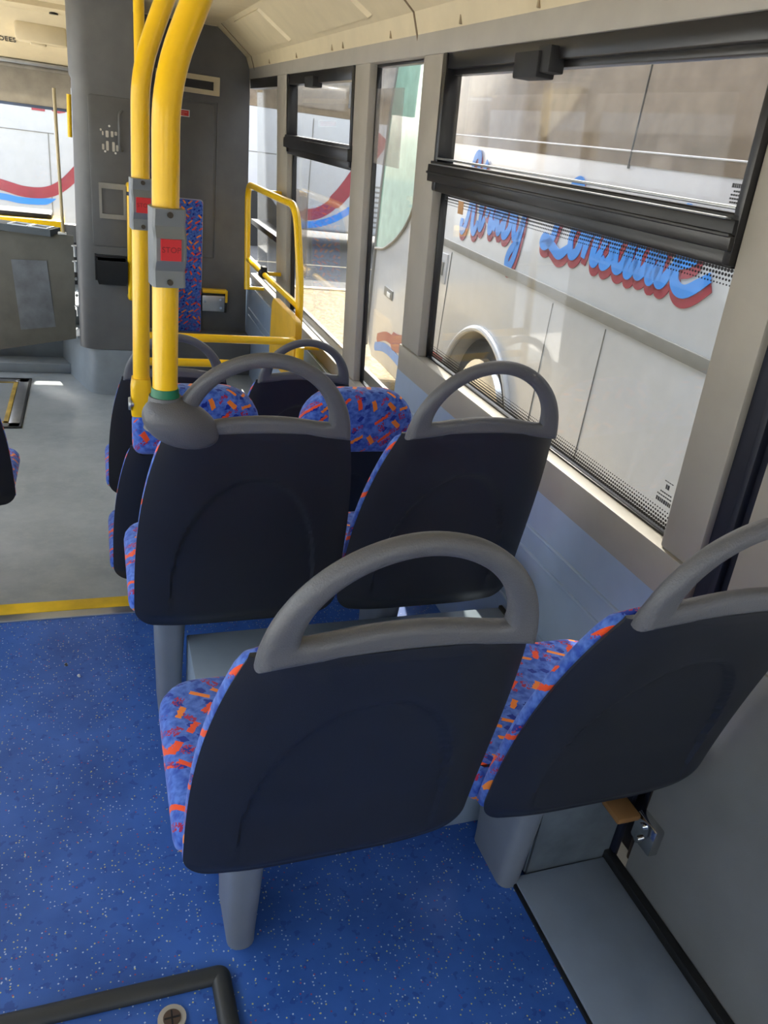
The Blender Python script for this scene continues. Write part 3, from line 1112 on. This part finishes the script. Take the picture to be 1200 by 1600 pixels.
def halfw(z):
    t = max(0, min(1, (z - ZB) / (ZS - ZB)))
    w = 0.171 + 0.051 * (1 - t ** 3.0)
    r = 0.055
    if z < ZB + r:
        q = (r - (z - ZB)) / r
        w -= r * (1 - sqrt(max(0, 1 - q * q)))
    return w


def smooth(a, b, x):
    t = max(0, min(1, (x - a) / (b - a)))
    return t * t * (3 - 2 * t)


def shell_bm(top=ZS + 0.004, arch=0.012):
    bm = B()
    nv, nu, nf = 84, 88, 14
    rings = []
    for j in range(nv + 1):
        tz = j / nv
        tz = 0.5 - 0.5 * cos(pi * tz) if tz < 0.12 or tz > 0.88 else tz
        tz = j / nv
        z = ZB + (top - ZB) * (tz ** 1.15)
        w = halfw(z)
        ring = []
        for i in range(nu + 1):
            a = pi * (1 - i / nu)
            s = cos(a)
            s = math.copysign(abs(s) ** 0.8, s) if abs(s) > 1e-6 else 0.0
            x = s * w
            zz = z + arch * tz ** 3 * (1 - s * s)
            edge = (1 - abs(s) ** 4.5)
            bot = smooth(ZB, ZB + 0.05, z) * 0.75 + 0.25
            y = lean(zz) + 0.024 - 0.03 * edge * bot
            # embossed arch
            ax, az, c0 = 0.152, 0.30, 0.50
            rr = sqrt((x / ax) ** 2 + (max(0, zz - c0) / az) ** 2)
            fade = smooth(0.42, 0.56, zz)
            y += 0.009 * (1 - smooth(0.968, 1.0, rr)) * fade
            ring.append(Vector((x, y, zz)))
        for i in range(nf + 1):
            s = 1 - 2 * i / nf
            s *= 0.985
            ring.append(Vector((s * w, lean(z) + 0.030, z)))
        rings.append(ring)
    loft(bm, rings)
    return bm


def pad_bm(z0=0.43, z1=0.893, th=0.036):
    bm = B()
    rings = []
    n, m = 26, 40
    for j in range(n + 1):
        t = j / n
        z = z0 + (z1 - z0) * t
        e = min(1, (1 - t) / 0.07)
        round_ = sqrt(max(0.0, 1 - (1 - e) ** 2))
        w = (halfw(max(z, ZB + 0.06)) - 0.001) * (0.86 + 0.14 * round_)
        d = th * (0.35 + 0.65 * round_) / 2
        yc = lean(z) + 0.024 + th / 2
        ring = []
        for i in range(m):
            a = 2 * pi * i / m
            c, s = cos(a), sin(a)
            ring.append(Vector((w * math.copysign(abs(c) ** 0.22, c), yc + d * math.copysign(abs(s) ** 0.55, s), z)))
        rings.append(ring)
    loft(bm, rings)
    return bm


def handle_bm():
    cu = bpy.data.curves.new('h', 'CURVE')
    cu.dimensions = '2D'
    cu.fill_mode = 'BOTH'
    R = 0.0125
    cu.bevel_depth = R
    cu.bevel_resolution = 4
    cu.offset = -R
    cu.extrude = 0.001
    outer, inner = [], []
    a, h = 0.1665, ZT - ZS + 0.004

    def arc(a, h, z0, n, p):
        out = []
        for i in range(n + 1):
            th = pi * i / n
            c, s = cos(th), sin(th)
            out.append((a * math.copysign(abs(c) ** (2 / p), c), z0 + h * abs(s) ** (2 / p)))
        return out
    outer = arc(a, h, ZS - 0.004, 48, 1.95)
    for i in range(1, 20):                                # lower edge follows the shell's top
        s = -1 + 2 * i / 20
        outer.append((s * a, ZS - 0.004 + 0.012 * (1 - s * s)))
    z0 = ZS + 0.033
    inner = arc(0.121, ZT - 0.0265 - z0, z0, 40, 1.9)
    for i in range(1, 16):
        s = -1 + 2 * i / 16
        inner.append((s * 0.121, z0 + 0.016 * (1 - s * s) - 0.004 * (1 - s ** 8)))
    for pts in (outer, inner):
        sp = cu.splines.new('POLY')
        sp.points.add(len(pts) - 1)
        for q, (x, z) in zip(sp.points, pts):
            q.co = (x, z, 0, 1)
        sp.use_cyclic_u = True
    bm = from_curve(cu)
    bpy.data.curves.remove(cu)
    bmesh.ops.remove_doubles(bm, verts=bm.verts, dist=0.00005)
    for v in bm.verts:
        x, z, w = v.co
        k = 1.0 + 0.35 * (1 - smooth(ZS - 0.01, ZS + 0.04, z))
        v.co = Vector((x, lean(z) + 0.010 - w * k, z))
    bmesh.ops.recalc_face_normals(bm, faces=bm.faces)
    return bm


def cushion_bm():
    bm = B()
    prism(bm, rrect(-0.232, 0.045, 0.2135, 0.40, [0.07, 0.07, 0.02, 0.02], 6), 2, 0.408, 0.475, 0.028, 4)
    return bm


def leg_bm(dx):
    bm = B()
    rings = []
    for (z, w, d) in ((0.0, 0.026, 0.075), (0.03, 0.0265, 0.075), (0.20, 0.031, 0.085), (0.385, 0.037, 0.10)):
        rings.append([Vector((dx + a, 0.235 + b, z)) for a, b in rrect(-w, -d, w, d, 0.022, 4)])
    loft(bm, rings)
    return bm


def make_seat(kind):
    t = thing('bus_seat', 'x', 'seat')
    obj('shell', shell_bm(), SHELL, t, 40)
    if kind == 'loop':
        obj('loop_handle', handle_bm(), HANDLE, t, 50)
    else:
        bm = B()
        prism(bm, rrect(-0.165, 0.872, 0.165, 1.07, [0.105, 0.105, 0.03, 0.03], 8), 1, -0.045, 0.045, 0.03, 4)
        for v in bm.verts:
            v.co.y += lean(v.co.z) + 0.03
        obj('headrest', bm, MO, t, 50)
        bm = B()
        prism(bm, rrect(-0.15, 0.868, 0.15, 0.895, 0.01, 3), 1, -0.03, 0.03, 0.006)
        for v in bm.verts:
            v.co.y += lean(v.co.z) + 0.03
        obj('headrest_collar', bm, PAN, t)
    obj('back_pad', pad_bm(), MO, t, 50)
    obj('seat_cushion', cushion_bm(), MO, t, 50)
    obj('seat_pan', bx(((-0.19, 0.08, 0.375), (0.19, 0.36, 0.412), 0.012)), PAN, t)
    obj('leg', leg_bm(0.0), LEG, t)
    return t


def dup(root, loc, label, group=None, legdx=0.0, legdy=0.0):
    r = root.copy()
    C.objects.link(r)
    r.location = loc
    r['label'] = label
    if group:
        r['group'] = group
    for ch in list(root.children):
        c = ch.copy()
        C.objects.link(c)
        c.parent = r
        if c.name.startswith('leg'):
            c.location.x = legdx
            c.location.y = legdy
    return r


loop = make_seat('loop')
loop['group'] = 'bus seats with loop handles'
loop['label'] = 'charcoal bus seat beside the aisle, its leg next to the rubber-edged floor hatch'
loop.location = (0.307, 0.769, 0)
for c_ in loop.children:
    if c_.name.startswith('leg'):
        c_.location.x = -0.095
G = 'bus seats with loop handles'
dup(loop, (0.788, 0.769, 0), 'charcoal bus seat beside the grey rear door, its leg by the floor strip', G, 0.0)
seatB = dup(loop, (0.271, 1.42, 0), 'bus seat with the thick yellow pole socketed into its handle', G, -0.135)
dup(loop, (0.718, 1.42, 0), 'loop-handled bus seat under the large window, beyond the grey wheel-arch box', G, 0.0, 0.055)
dup(loop, (0.237, 2.72, ZF), 'bus seat in front of the yellow rails, half hidden by the yellow poles', G, 0.0)
dup(loop, (0.684, 2.72, ZF), 'bus seat in front of the yellow rails, below the narrow window', G, 0.0)
dup(loop, (-0.515, 2.66, ZF), 'bus seat across the aisle, cut off by the photo edge', G, 0.0)
head = make_seat('head')
head['group'] = 'bus seats with moquette headrests'
head['label'] = 'bus seat with a blue moquette headrest seen behind the grey pole socket'
head.location = (0.238, 2.11, ZF)
dup(head, (0.686, 2.11, ZF), 'bus seat with a blue moquette headrest next to the window wall', 'bus seats with moquette headrests', 0.0)

# socket that joins the thick pole to its seat (part of that seat)
P1 = Vector((0.101, 1.285, 0.975))
bm = B()
bmesh.ops.create_uvsphere(bm, u_segments=32, v_segments=20, radius=1.0)
a = Vector((0.082, 1.275, 0.945))
e = Vector((0.176, 1.29, 0.900))
ax = (e - a).normalized()
up = Vector((0, 0, 1))
up = (up - ax * up.dot(ax)).normalized()
sd = ax.cross(up)
ctr = (a + e) / 2
for v in bm.verts:
    x, y, z = v.co
    s = 1 - 0.12 * x
    v.co = ctr + ax * x * 0.071 + up * z * 0.042 * s + sd * y * 0.042 * s
cyl(bm, (P1.x, P1.y, 0.915), (P1.x, P1.y, 0.972), 0.036, 28, 0.0265)
obj('pole_socket', bm, HANDLE, seatB, 60)

# ------------------------------------------------------------------ poles
def bell_push(parent, ctr, h, r, ang):
    """grey saddle housing with a red button; faces the direction ang in the floor plane"""
    n = Vector((sin(ang), -cos(ang), 0))
    t = Vector((cos(ang), sin(ang), 0))
    bm = B()
    rings = []
    m = 14
    for i in range(m + 1):
        z = -h / 2 + h * i / m
        q = abs(z) / (h / 2)
        front = r + 0.004 + 0.006 * (1 - smooth(0.28, 0.7, q)) * 0 + 0.010 * smooth(0.32, 0.95, q) * (1 - smooth(0.93, 1.0, q) * 0.35)
        front = r + 0.006 + (0.010 if q < 0.30 else 0.010 * (1 - smooth(0.30, 0.55, q)) + 0.004 * smooth(0.6, 0.95, q))
        w = r + 0.0045
        pts = [(-w, front - 0.004), (-w * 0.86, front), (w * 0.86, front), (w, front - 0.004), (w, -r * 0.4), (w * 0.7, -r - 0.004), (-w * 0.7, -r - 0.004), (-w, -r * 0.4)]
        rings.append([ctr + t * px + n * py + Vector((0, 0, z)) for px, py in pts])
    loft(bm, rings)
    hs = obj('bell_push', bm, BTNG, parent, 30)
    bm = B()
    q = [(-0.016, -0.0165), (0.016, -0.0165), (0.016, 0.0165), (-0.016, 0.0165)]
    slab(bm, [ctr + t * a + n * (r + 0.012) + Vector((0, 0, b)) for a, b in q], [ctr + t * a * 0.94 + n * (r + 0.0195) + Vector((0, 0, b * 0.94)) for a, b in q])
    bt = obj('button', bm, RED, hs, 20)
    obj('button_lettering', text_bm('STOP', 0.012, ctr + n * (r + 0.0195), t, (0, 0, 1), 0.0003), REDD, hs, smooth=0)
    for s in (-1, 1):
        bm = B()
        c0 = ctr + Vector((0, 0, s * h * 0.43))
        cyl(bm, c0 + n * (r + 0.004), c0 + n * (r + 0.0125), 0.0045, 12)
        obj('screw', bm, SCREW, hs)
    return hs


pl = thing('grab_pole', 'thick yellow grab pole with green tape rising from the aisle seat handle', 'pole', tuple(P1), 'yellow grab poles')
bm = B()
tube(bm, [(0.101, 1.285, 0.975), (0.104, 1.30, 1.44), (0.152, 1.31, 1.56), (0.31, 1.32, 1.92)], 0.0205, 24, 0.10)
obj('tube', bm, YEL, pl)
bm = B()
cyl(bm, (0.101, 1.285, 0.972), (0.101, 1.285, 0.986), 0.0235, 24, 0.022)
obj('tape', bm, GREEN, pl, label='green insulating tape')
bell_push(pl, Vector((0.1025, 1.292, 1.212)), 0.115, 0.0205, radians(8))

p2 = thing('grab_pole', 'thinner yellow grab pole with a flattened yellow foot and side bolt', 'pole', (0.0925, 1.90, 0.72), 'yellow grab poles')
bm = B()
tube(bm, [(0.0925, 1.90, 0.73), (0.100, 1.90, 1.467), (0.145, 1.90, 1.59), (0.285, 1.90, 1.925)], 0.0195, 20, 0.08)
obj('tube', bm, YEL, p2)
bm = B()
loft(bm, [[Vector((0.0925 + q[0] * w, 1.90 + q[1] * w, z)) for q in rrect(-1, -1, 1, 1, 0.5, 4)] for (z, w) in ((0.718, 0.024), (0.735, 0.0245), (0.79, 0.0245), (0.812, 0.0215))])
obj('foot', bm, YEL, p2)
bm = B()
cyl(bm, (0.065, 1.886, 0.75), (0.078, 1.886, 0.75), 0.009, 16)
cyl(bm, (0.0615, 1.886, 0.75), (0.0665, 1.886, 0.75), 0.015, 16, 0.0165)
obj('bolt', bm, ALU, p2)
bell_push(p2, Vector((0.098, 1.90, 1.210)), 0.105, 0.0195, radians(6))

rl = thing('guard_rail', 'low yellow guard rail of two bars with a yellow end panel', 'rail', (0.19, 3.4, ZF))
bm = B()
cyl(bm, (0.185, 3.42, ZF), (0.178, 3.42, 1.925), 0.0195, 18)
obj('stanchion', bm, YEL, rl)
bm = B()
tube(bm, [(0.19, 3.42, 0.527), (0.83, 3.42, 0.527), (0.865, 3.55, 0.50)], 0.018, 16, 0.06)
obj('upper_bar', bm, YEL, rl)
bm = B()
tube(bm, [(0.19, 3.42, 0.415), (0.86, 3.42, 0.415)], 0.018, 16)
obj('lower_bar', bm, YEL, rl)
bm = B()
cyl(bm, (0.872, 3.43, ZF), (0.872, 3.43, 0.50), 0.02, 16)
obj('post', bm, YEL, rl)
bm = B()
prism(bm, rrect(3.50, 0.28, 4.06, 0.60, 0.05), 0, 0.86, 0.895, 0.008)
obj('end_panel', bm, YELPAD, rl)

lr = thing('loop_rail', 'yellow loop handrail standing along the windows above the end panel', 'rail', (0.95, 4.5, 0.44))
bm = B()
tube(bm, [(0.95, 3.80, 0.39), (0.95, 3.82, 0.70), (0.95, 4.02, 1.055), (0.95, 5.43, 1.04), (0.95, 5.295, 0.39)], 0.0195, 16, 0.13)
obj('loop', bm, YEL, lr)
bm = B()
tube(bm, [(0.95, 5.29, 0.585), (0.95, 3.82, 0.60)], 0.0165, 14)
obj('cross_bar', bm, YEL, lr)
bm = B()
cyl(bm, (0.95, 4.80, 0.589), (0.95, 4.72, 0.59), 0.026, 14)
box(bm, (0.935, 4.73, 0.60), (0.965, 4.79, 0.635), 0.004)
obj('clamp', bm, PAN, lr)
for (yy, zz) in ((3.805, 0.400), (5.30, 0.400), (4.78, 1.05), (4.78, 0.59)):
    bm = B()
    cyl(bm, (0.95, yy, zz), (wx(zz) + 0.001, yy, zz), 0.012, 12)
    obj('wall_fixing', bm, YEL, lr)

# ------------------------------------------------------------------ outside: ground and coaches
bm = B()
box(bm, (-30, -30, ZG - 0.1), (30, 11.1, ZG))
struct(obj('ground', bm, GRAV))
bm = B()
box(bm, (-30, -30, ZG - 0.1), (-1.35, 11.0, ZG + 0.002))
struct(obj('bounce_ground', bm, BOUNCE))  # unseen pale ground, added to throw more light into the bus
bm = B()
box(bm, (-30, 11.1, ZG - 0.1), (40, 50, ZG - 0.002))
struct(obj('road', bm, ASPH))
bm = B()
box(bm, (-10, 11.05, ZG - 0.05), (30, 11.17, ZG + 0.02))
box(bm, (1.5, 13.2, ZG - 0.05), (30, 13.3, ZG + 0.002))
struct(obj('road_marking', bm, plain('pale_kerb', (205, 190, 160), 0.8)))

TH = radians(4.5)
CN, CD, CK = Vector((cos(TH), -sin(TH), 0)), Vector((sin(TH), cos(TH), 0)), 1.887


def cp(s, z, out=0.0):
    """point on the coach's side: s forwards along it, out towards us"""
    return CN * (CK - out) + CD * s + Vector((0, 0, z))


co = thing('coach', 'white touring coach with blue and maroon script lettering parked alongside', 'coach', tuple(cp(2.0, ZG)))


def cprism(outline, o0, o1, bev=0.0):
    bm = B()
    f, a, b = slab(bm, [cp(s, z, o0) for s, z in outline], [cp(s, z, o1) for s, z in outline])
    if bev:
        bmesh.ops.bevel(bm, geom=list(f[1].edges), offset=bev, segments=3, profile=0.5, affect='EDGES')
    return bm


archc, archz, archr = 4.41, -0.22, 0.645
prof = [(-4.5, -0.40)]
a0 = math.asin((-0.40 - archz) / archr)
for i in range(25):
    a = pi - a0 + (a0 * 2 - pi) * i / 24
    prof.append((archc + archr * cos(a), archz + archr * sin(a)))
prof += [(6.7, -0.44), (7.0, -0.46), (7.17, -0.38), (7.235, -0.1), (7.25, 0.5), (7.27, 1.0), (7.25, 1.6), (7.1, 2.3), (6.9, 2.7), (-4.5, 2.7)]
obj('body', cprism(prof, -2.5, 0.0, 0.03), COACHW, co, 30)
rim = []
for i in range(33):
    a = pi * 1.08 - pi * 1.16 * i / 32
    rim.append(cp(archc + (archr + 0.0) * cos(a), archz + (archr + 0.0) * sin(a), 0.004))
bm = B()
tube(bm, rim, 0.022, 10)
obj('arch_lip', bm, COACHW, co)
bm = B()
box(bm, (0, 0, 0), (1, 1, 1))
for v in bm.verts:
    x, y, z = v.co
    v.co = cp(archc - 0.8 + 1.6 * x, -0.42 + 0.95 * z, -0.45 - 0.06 * y)
obj('arch_liner', bm, ARCH, co)
bm = B()
cyl(bm, cp(archc, archz + 0.08, -0.36), cp(archc, archz + 0.08, -0.06), 0.51, 40)
wh = obj('wheel', bm, TYRE, co)
bm = B()
cyl(bm, cp(archc, archz + 0.08, -0.10), cp(archc, archz + 0.08, -0.03), 0.42, 36, 0.38)
cyl(bm, cp(archc, archz + 0.06, -0.07), cp(archc, archz + 0.06, -0.02), 0.12, 24, 0.09)
for i in range(10):
    a = 2 * pi * i / 10
    c0 = (archc + 0.2 * cos(a), archz + 0.06 + 0.2 * sin(a))
    cyl(bm, cp(c0[0], c0[1], -0.07), cp(c0[0], c0[1], -0.045), 0.018, 8)
obj('wheel_trim', bm, CHROME, wh)
obj('belt_trim', cprism([(-4.5, 0.772), (5.95, 0.795), (6.0, 0.845), (-4.5, 0.83)], 0.0, 0.012, 0.003), COACHG, co)
obj('side_window', cprism([(-4.5, 1.405), (6.0, 1.445), (6.05, 2.4), (-4.5, 2.4)], -0.01, 0.004), TINTREFL, co, smooth=0)
ws = [(7.26, 0.50), (6.95, 0.535), (6.6, 0.66), (6.35, 0.80), (6.2, 0.95), (6.14, 1.2), (6.14, 2.4), (7.10, 2.4), (7.24, 1.6), (7.27, 1.0)]
obj('windscreen', cprism(ws, -0.01, 0.006), GREENG, co, smooth=0)
bm = B()
edge = [cp(s, z, 0.008) for s, z in ws[:7]]
tube(bm, edge, 0.012, 8, 0.1)
tube(bm, [cp(7.24, -0.40, 0.0), cp(7.255, 0.5, 0.0), cp(7.275, 1.0, 0.0), cp(7.255, 1.6, 0), cp(7.1, 2.3, 0)], 0.022, 8, 0.1)
obj('windscreen_seal', bm, COACHG, co)
bm = B()
tube(bm, [cp(7.2, 2.25, 0.0), cp(7.45, 2.35, 0.12), cp(7.6, 2.2, 0.2)], 0.03, 10, 0.08)
box(bm, (0, 0, 0), (1, 1, 1))
for v in list(bm.verts)[-8:]:
    x, y, z = v.co
    v.co = cp(7.5 + 0.16 * x, 1.62 + 0.6 * z, 0.10 + 0.2 * y)
mr = obj('mirror', bm, PAN, co)
for (s0, z0, s1, z1) in ((3.60, -0.4, 3.60, 0.77), (3.06, -0.4, 3.06, 0.77), (5.19, -0.4, 5.19, 0.775), (5.93, -0.42, 5.95, 0.8), (2.2, -0.4, 2.2, 0.77)):
    bm = B()
    tube(bm, [cp(s0, z0, 0), cp(s1, z1, 0)], 0.004, 6)
    obj('panel_seam', bm, COACHG, co)
for s0 in (3.19, -0.3):
    bm = B()
    tube(bm, [cp(s0, 1.42, 0.003), cp(s0, 2.4, 0.003)], 0.006, 6)
    obj('window_joint', bm, PAN, co)
bm = B()
tube(bm, [cp(-4.5, 1.458, 0.004), cp(6.0, 1.498, 0.004)], 0.004, 6)
obj('window_line', bm, COACHW, co)
fp = obj('fuel_flap', cprism([(5.24, 0.55), (5.70, 0.53), (5.70, 0.735), (5.25, 0.75)], 0.0, 0.006, 0.003), COACHW, co)
obj('flap_handle', cprism([(5.30, 0.60), (5.38, 0.60), (5.38, 0.69), (5.30, 0.69)], 0.005, 0.012, 0.003), COACHG, fp)
obj('flap_badge', cprism([(5.50, 0.70), (5.62, 0.70), (5.62, 0.722), (5.50, 0.722)], 0.005, 0.008), PRINTM, fp, smooth=0)
dh = obj('door_handle', cprism([(6.50, 0.17), (6.78, 0.17), (6.78, 0.25), (6.50, 0.25)], 0.0, 0.008, 0.004), COACHG, co)
obj('handle_lever', cprism([(6.55, 0.18), (6.66, 0.18), (6.66, 0.22), (6.55, 0.22)], 0.006, 0.014, 0.003), WHITE, dh)


def cfn(s, z, h):
    return cp(s, z, h + 0.002)


bm = B()
ribbon(bm, spline([(6.85, -0.24), (6.55, -0.15), (6.2, -0.12), (5.9, -0.06), (5.5, -0.02), (5.05, 0.0)]), [0.005] + [0.04] * 12 + [0.075] * 28, cfn)
obj('swoosh', bm, MAROON, co, smooth=0, label='maroon swoosh stripe')
bm = B()
ribbon(bm, spline([(6.9, -0.33), (6.6, -0.26), (6.3, -0.24), (6.0, -0.25)]), [0.01] + [0.04] * 24, cfn)
obj('swoosh', bm, SKYB, co, smooth=0, label='blue swoosh stripe')

# script lettering, drawn as brush strokes; u runs towards the reader's right (coach rear), v upwards
L = {
    'K': [[(0.02, 0.25), (0.05, -0.05), (0.22, -0.1), (0.36, 0.2), (0.46, 1.0), (0.50, 1.9), (0.36, 2.15), (0.16, 2.05), (0.06, 1.7)],
          [(1.0, 2.0), (0.75, 1.45), (0.42, 1.05)], [(0.44, 1.1), (0.66, 0.75), (0.78, 0.15), (0.98, -0.02), (1.12, 0.3)]],
    'i': [[(0, 0.45), (0.12, 0.95), (0.14, 0.15), (0.28, -0.02), (0.42, 0.35)]],
    'r': [[(0, 0.4), (0.14, 1.05), (0.18, 0.85), (0.36, 0.88), (0.36, 0.15), (0.48, -0.02), (0.58, 0.35)]],
    'k': [[(0, 0.4), (0.2, 1.6), (0.16, 1.95), (0.06, 1.4), (0.08, 0.0)], [(0.10, 0.5), (0.34, 0.95), (0.36, 0.65), (0.14, 0.5)], [(0.16, 0.5), (0.36, 0.02), (0.52, 0.35)]],
    'b': [[(0, 0.4), (0.18, 1.6), (0.12, 1.95), (0.04, 1.4), (0.08, 0.15), (0.24, -0.02), (0.42, 0.3), (0.38, 0.85), (0.58, 0.75)]],
    'y': [[(0, 0.8), (0.06, 0.2), (0.2, 0.0), (0.36, 0.25), (0.44, 0.98)], [(0.44, 0.98), (0.42, 0.0), (0.34, -0.75), (0.16, -0.98), (0.04, -0.8), (0.12, -0.45), (0.42, -0.05)]],
    'L': [[(0.9, 1.7), (0.76, 2.1), (0.56, 1.95), (0.42, 1.2), (0.34, 0.35), (0.16, 0.05), (0.02, 0.12), (0.1, 0.28), (0.4, 0.08), (0.68, -0.08), (0.92, 0.2)]],
    'o': [[(0.4, 0.85), (0.2, 0.95), (0.05, 0.5), (0.18, 0.02), (0.38, 0.15), (0.42, 0.7), (0.3, 0.95), (0.56, 0.8)]],
    'n': [[(0, 0.9), (0.08, 0.7), (0.08, 0.0)], [(0.1, 0.5), (0.26, 0.95), (0.38, 0.8), (0.38, 0.15), (0.5, 0.0), (0.62, 0.35)]],
    's': [[(0, 0.35), (0.2, 0.98), (0.28, 0.6), (0.34, 0.2), (0.18, -0.02), (0.06, 0.15)]],
    'd': [[(0.4, 0.8), (0.2, 0.95), (0.04, 0.5), (0.14, 0.02), (0.34, 0.2), (0.5, 1.9)], [(0.46, 1.5), (0.44, 0.2), (0.54, -0.02), (0.66, 0.35)]],
    'a': [[(0.42, 0.8), (0.22, 0.95), (0.05, 0.5), (0.14, 0.02), (0.32, 0.2), (0.42, 0.85)], [(0.42, 0.9), (0.42, 0.2), (0.52, -0.02), (0.64, 0.35)]],
    'l': [[(0, 0.4), (0.26, 1.6), (0.2, 1.98), (0.08, 1.4), (0.08, 0.2), (0.22, -0.02), (0.38, 0.4)]],
    'e': [[(0.04, 0.45), (0.34, 0.7), (0.24, 0.98), (0.06, 0.6), (0.12, 0.08), (0.36, -0.05), (0.7, 0.4)]],
}
place = [('K', 5.09, 0.26), ('i', 4.80, 0.24), ('r', 4.68, 0.22), ('k', 4.54, 0.25), ('b', 4.40, 0.25), ('y', 4.25, 0.27),
         ('L', 3.86, 0.33), ('o', 3.57, 0.28), ('n', 3.42, 0.28), ('s', 3.25, 0.28), ('d', 3.14, 0.29), ('a', 2.96, 0.27), ('l', 2.80, 0.27), ('e', 2.70, 0.34)]
VS = {'K': 0.204, 'L': 0.154}
for nm, m_, dx, dz, wd, lift in (('lettering_shadow', MAROON, -0.012, -0.028, 0.032, 0.0), ('lettering', SKYB, 0.0, 0.0, 0.0255, 0.0035)):
    for word, chars in (('first word', place[:6]), ('second word', place[6:])):
        bm = B()
        for ch, s0, sc in chars:
            base = 0.985 + 0.055 * max(0, (5.2 - s0) / 2.6) - (0.03 if ch == 'K' else 0.0)
            for stroke in L[ch]:
                P = [(s0 - sc * u + dx - 0.02 * v, base + VS.get(ch, 0.165) * (v if v < 1.5 or ch in 'KL' else 1.5 + 0.2 * (v - 1.5)) + dz) for u, v in stroke]
                P = spline(P, 7)
                n_ = len(P)
                wl = [wd * (0.72 + 0.28 * min(1, min(i, n_ - 1 - i) / 4)) for i in range(n_)]
                ribbon(bm, P, wl, lambda s, z, h, q=lift: cp(s, z, h + 0.002 + q))
        obj(nm, bm, m_, co, smooth=0, label=('blue script lettering, ' if nm == 'lettering' else 'maroon drop shadow of the script, ') + word)
bm = B()
ribbon(bm, spline([(2.20, 1.12), (2.26, 1.03), (2.18, 0.96), (2.0, 0.97), (1.8, 1.15)]), 0.035, cfn)
obj('swash', bm, MAROON, co, smooth=0)

# two more coaches across the road and ahead
c2 = thing('coach', 'white coach with maroon and blue swoosh parked across the road beyond the gravel', 'coach', (6.0, 15.0, ZG))
bm = B()
box(bm, (1.9, 15.0, -0.30), (12, 17.4, 2.75), 0.08, 3)
obj('body', bm, COACHW, c2)
obj('side_window', bx(((2.2, 14.985, 1.66), (11.5, 15.02, 2.6), 0.02)), TINTREFL, c2)
for xx in (3.74, 4.68, 5.9):
    obj('panel_seam', bx(((xx, 14.992, -0.28), (xx + 0.015, 15.01, 1.6))), COACHG, c2)
obj('panel_seam', bx(((2.0, 14.992, 0.94), (4.68, 15.01, 0.955))), COACHG, c2)
for i in range(9):
    zz = -0.15 + i * 0.09
    obj('louver', bx(((4.83, 14.985, zz), (5.35, 15.01, zz + 0.035))), COACHG, c2)


def y15(a, b, h):
    return Vector((a, 14.995 - h, b))


bm = B()
ribbon(bm, spline([(3.0, 0.05), (3.6, -0.02), (4.0, 0.05), (4.35, 0.35), (4.7, 0.85), (5.1, 1.45)]), [0.06] * 10 + [0.10] * 12 + [0.13] * 19, y15)
obj('swoosh', bm, MAROON, c2, smooth=0, label='maroon swoosh stripe')
bm = B()
ribbon(bm, spline([(3.1, -0.2), (3.8, -0.19), (4.25, -0.06), (4.6, 0.16), (4.75, 0.32)]), [0.06] * 24 + [0.05, 0.04, 0.035, 0.03, 0.025, 0.02, 0.015, 0.01, 0.005], y15)
obj('swoosh', bm, SKYB, c2, smooth=0, label='blue swoosh stripe')
for xx in (2.75, 8.8):
    bm = B()
    cyl(bm, (xx, 14.97, ZG + 0.48), (xx, 15.3, ZG + 0.48), 0.48, 32)
    obj('wheel', bm, TYRE, c2)

c3 = thing('coach', 'white coach seen through the windscreen ahead, with red lettering and swoosh', 'coach', (-2.0, 10.5, ZG))
bm = B()
box(bm, (-9, 10.5, -0.35), (0.35, 13, 2.75), 0.08, 3)
obj('body', bm, COACHW, c3)
obj('side_window', bx(((-8.8, 10.485, 1.50), (0.1, 10.52, 2.55), 0.02)), TINTREFL, c3)
obj('panel_seam', bx(((-2.5, 10.494, 1.005), (-0.40, 10.51, 1.015))), COACHG, c3)
obj('panel_seam', bx(((-0.465, 10.494, -0.3), (-0.455, 10.51, 1.005))), COACHG, c3)


def y10(a, b, h):
    return Vector((a, 10.495 - h, b))


bm = B()
ribbon(bm, spline([(-1.6, 0.50), (-1.05, 0.42), (-0.75, 0.36), (-0.5, 0.38), (-0.3, 0.50), (-0.1, 0.72)]), [0.06] * 41, y10)
obj('swoosh', bm, MAROON, c3, smooth=0, label='maroon swoosh stripe')
bm = B()
ribbon(bm, spline([(-1.6, 0.25), (-1.05, 0.285), (-0.8, 0.26), (-0.55, 0.27), (-0.42, 0.31)]), [0.035] * 26 + [0.03, 0.025, 0.02, 0.015, 0.01, 0.006, 0.004], y10)
obj('swoosh', bm, SKYB, c3, smooth=0, label='blue swoosh stripe')
for tx, xx in (('KIRKBY', -1.45), ('LO', -0.42)):
    obj('lettering', text_bm(tx, 0.34, (xx, 10.494, 1.33), (1, 0, 0), (0, 0, 1), 0.002), MAROON, c3, smooth=0)
for xx in (-1.9, -7.2):
    bm = B()
    cyl(bm, (xx, 10.47, ZG + 0.48), (xx, 10.8, ZG + 0.48), 0.48, 32)
    obj('wheel', bm, TYRE, c3)
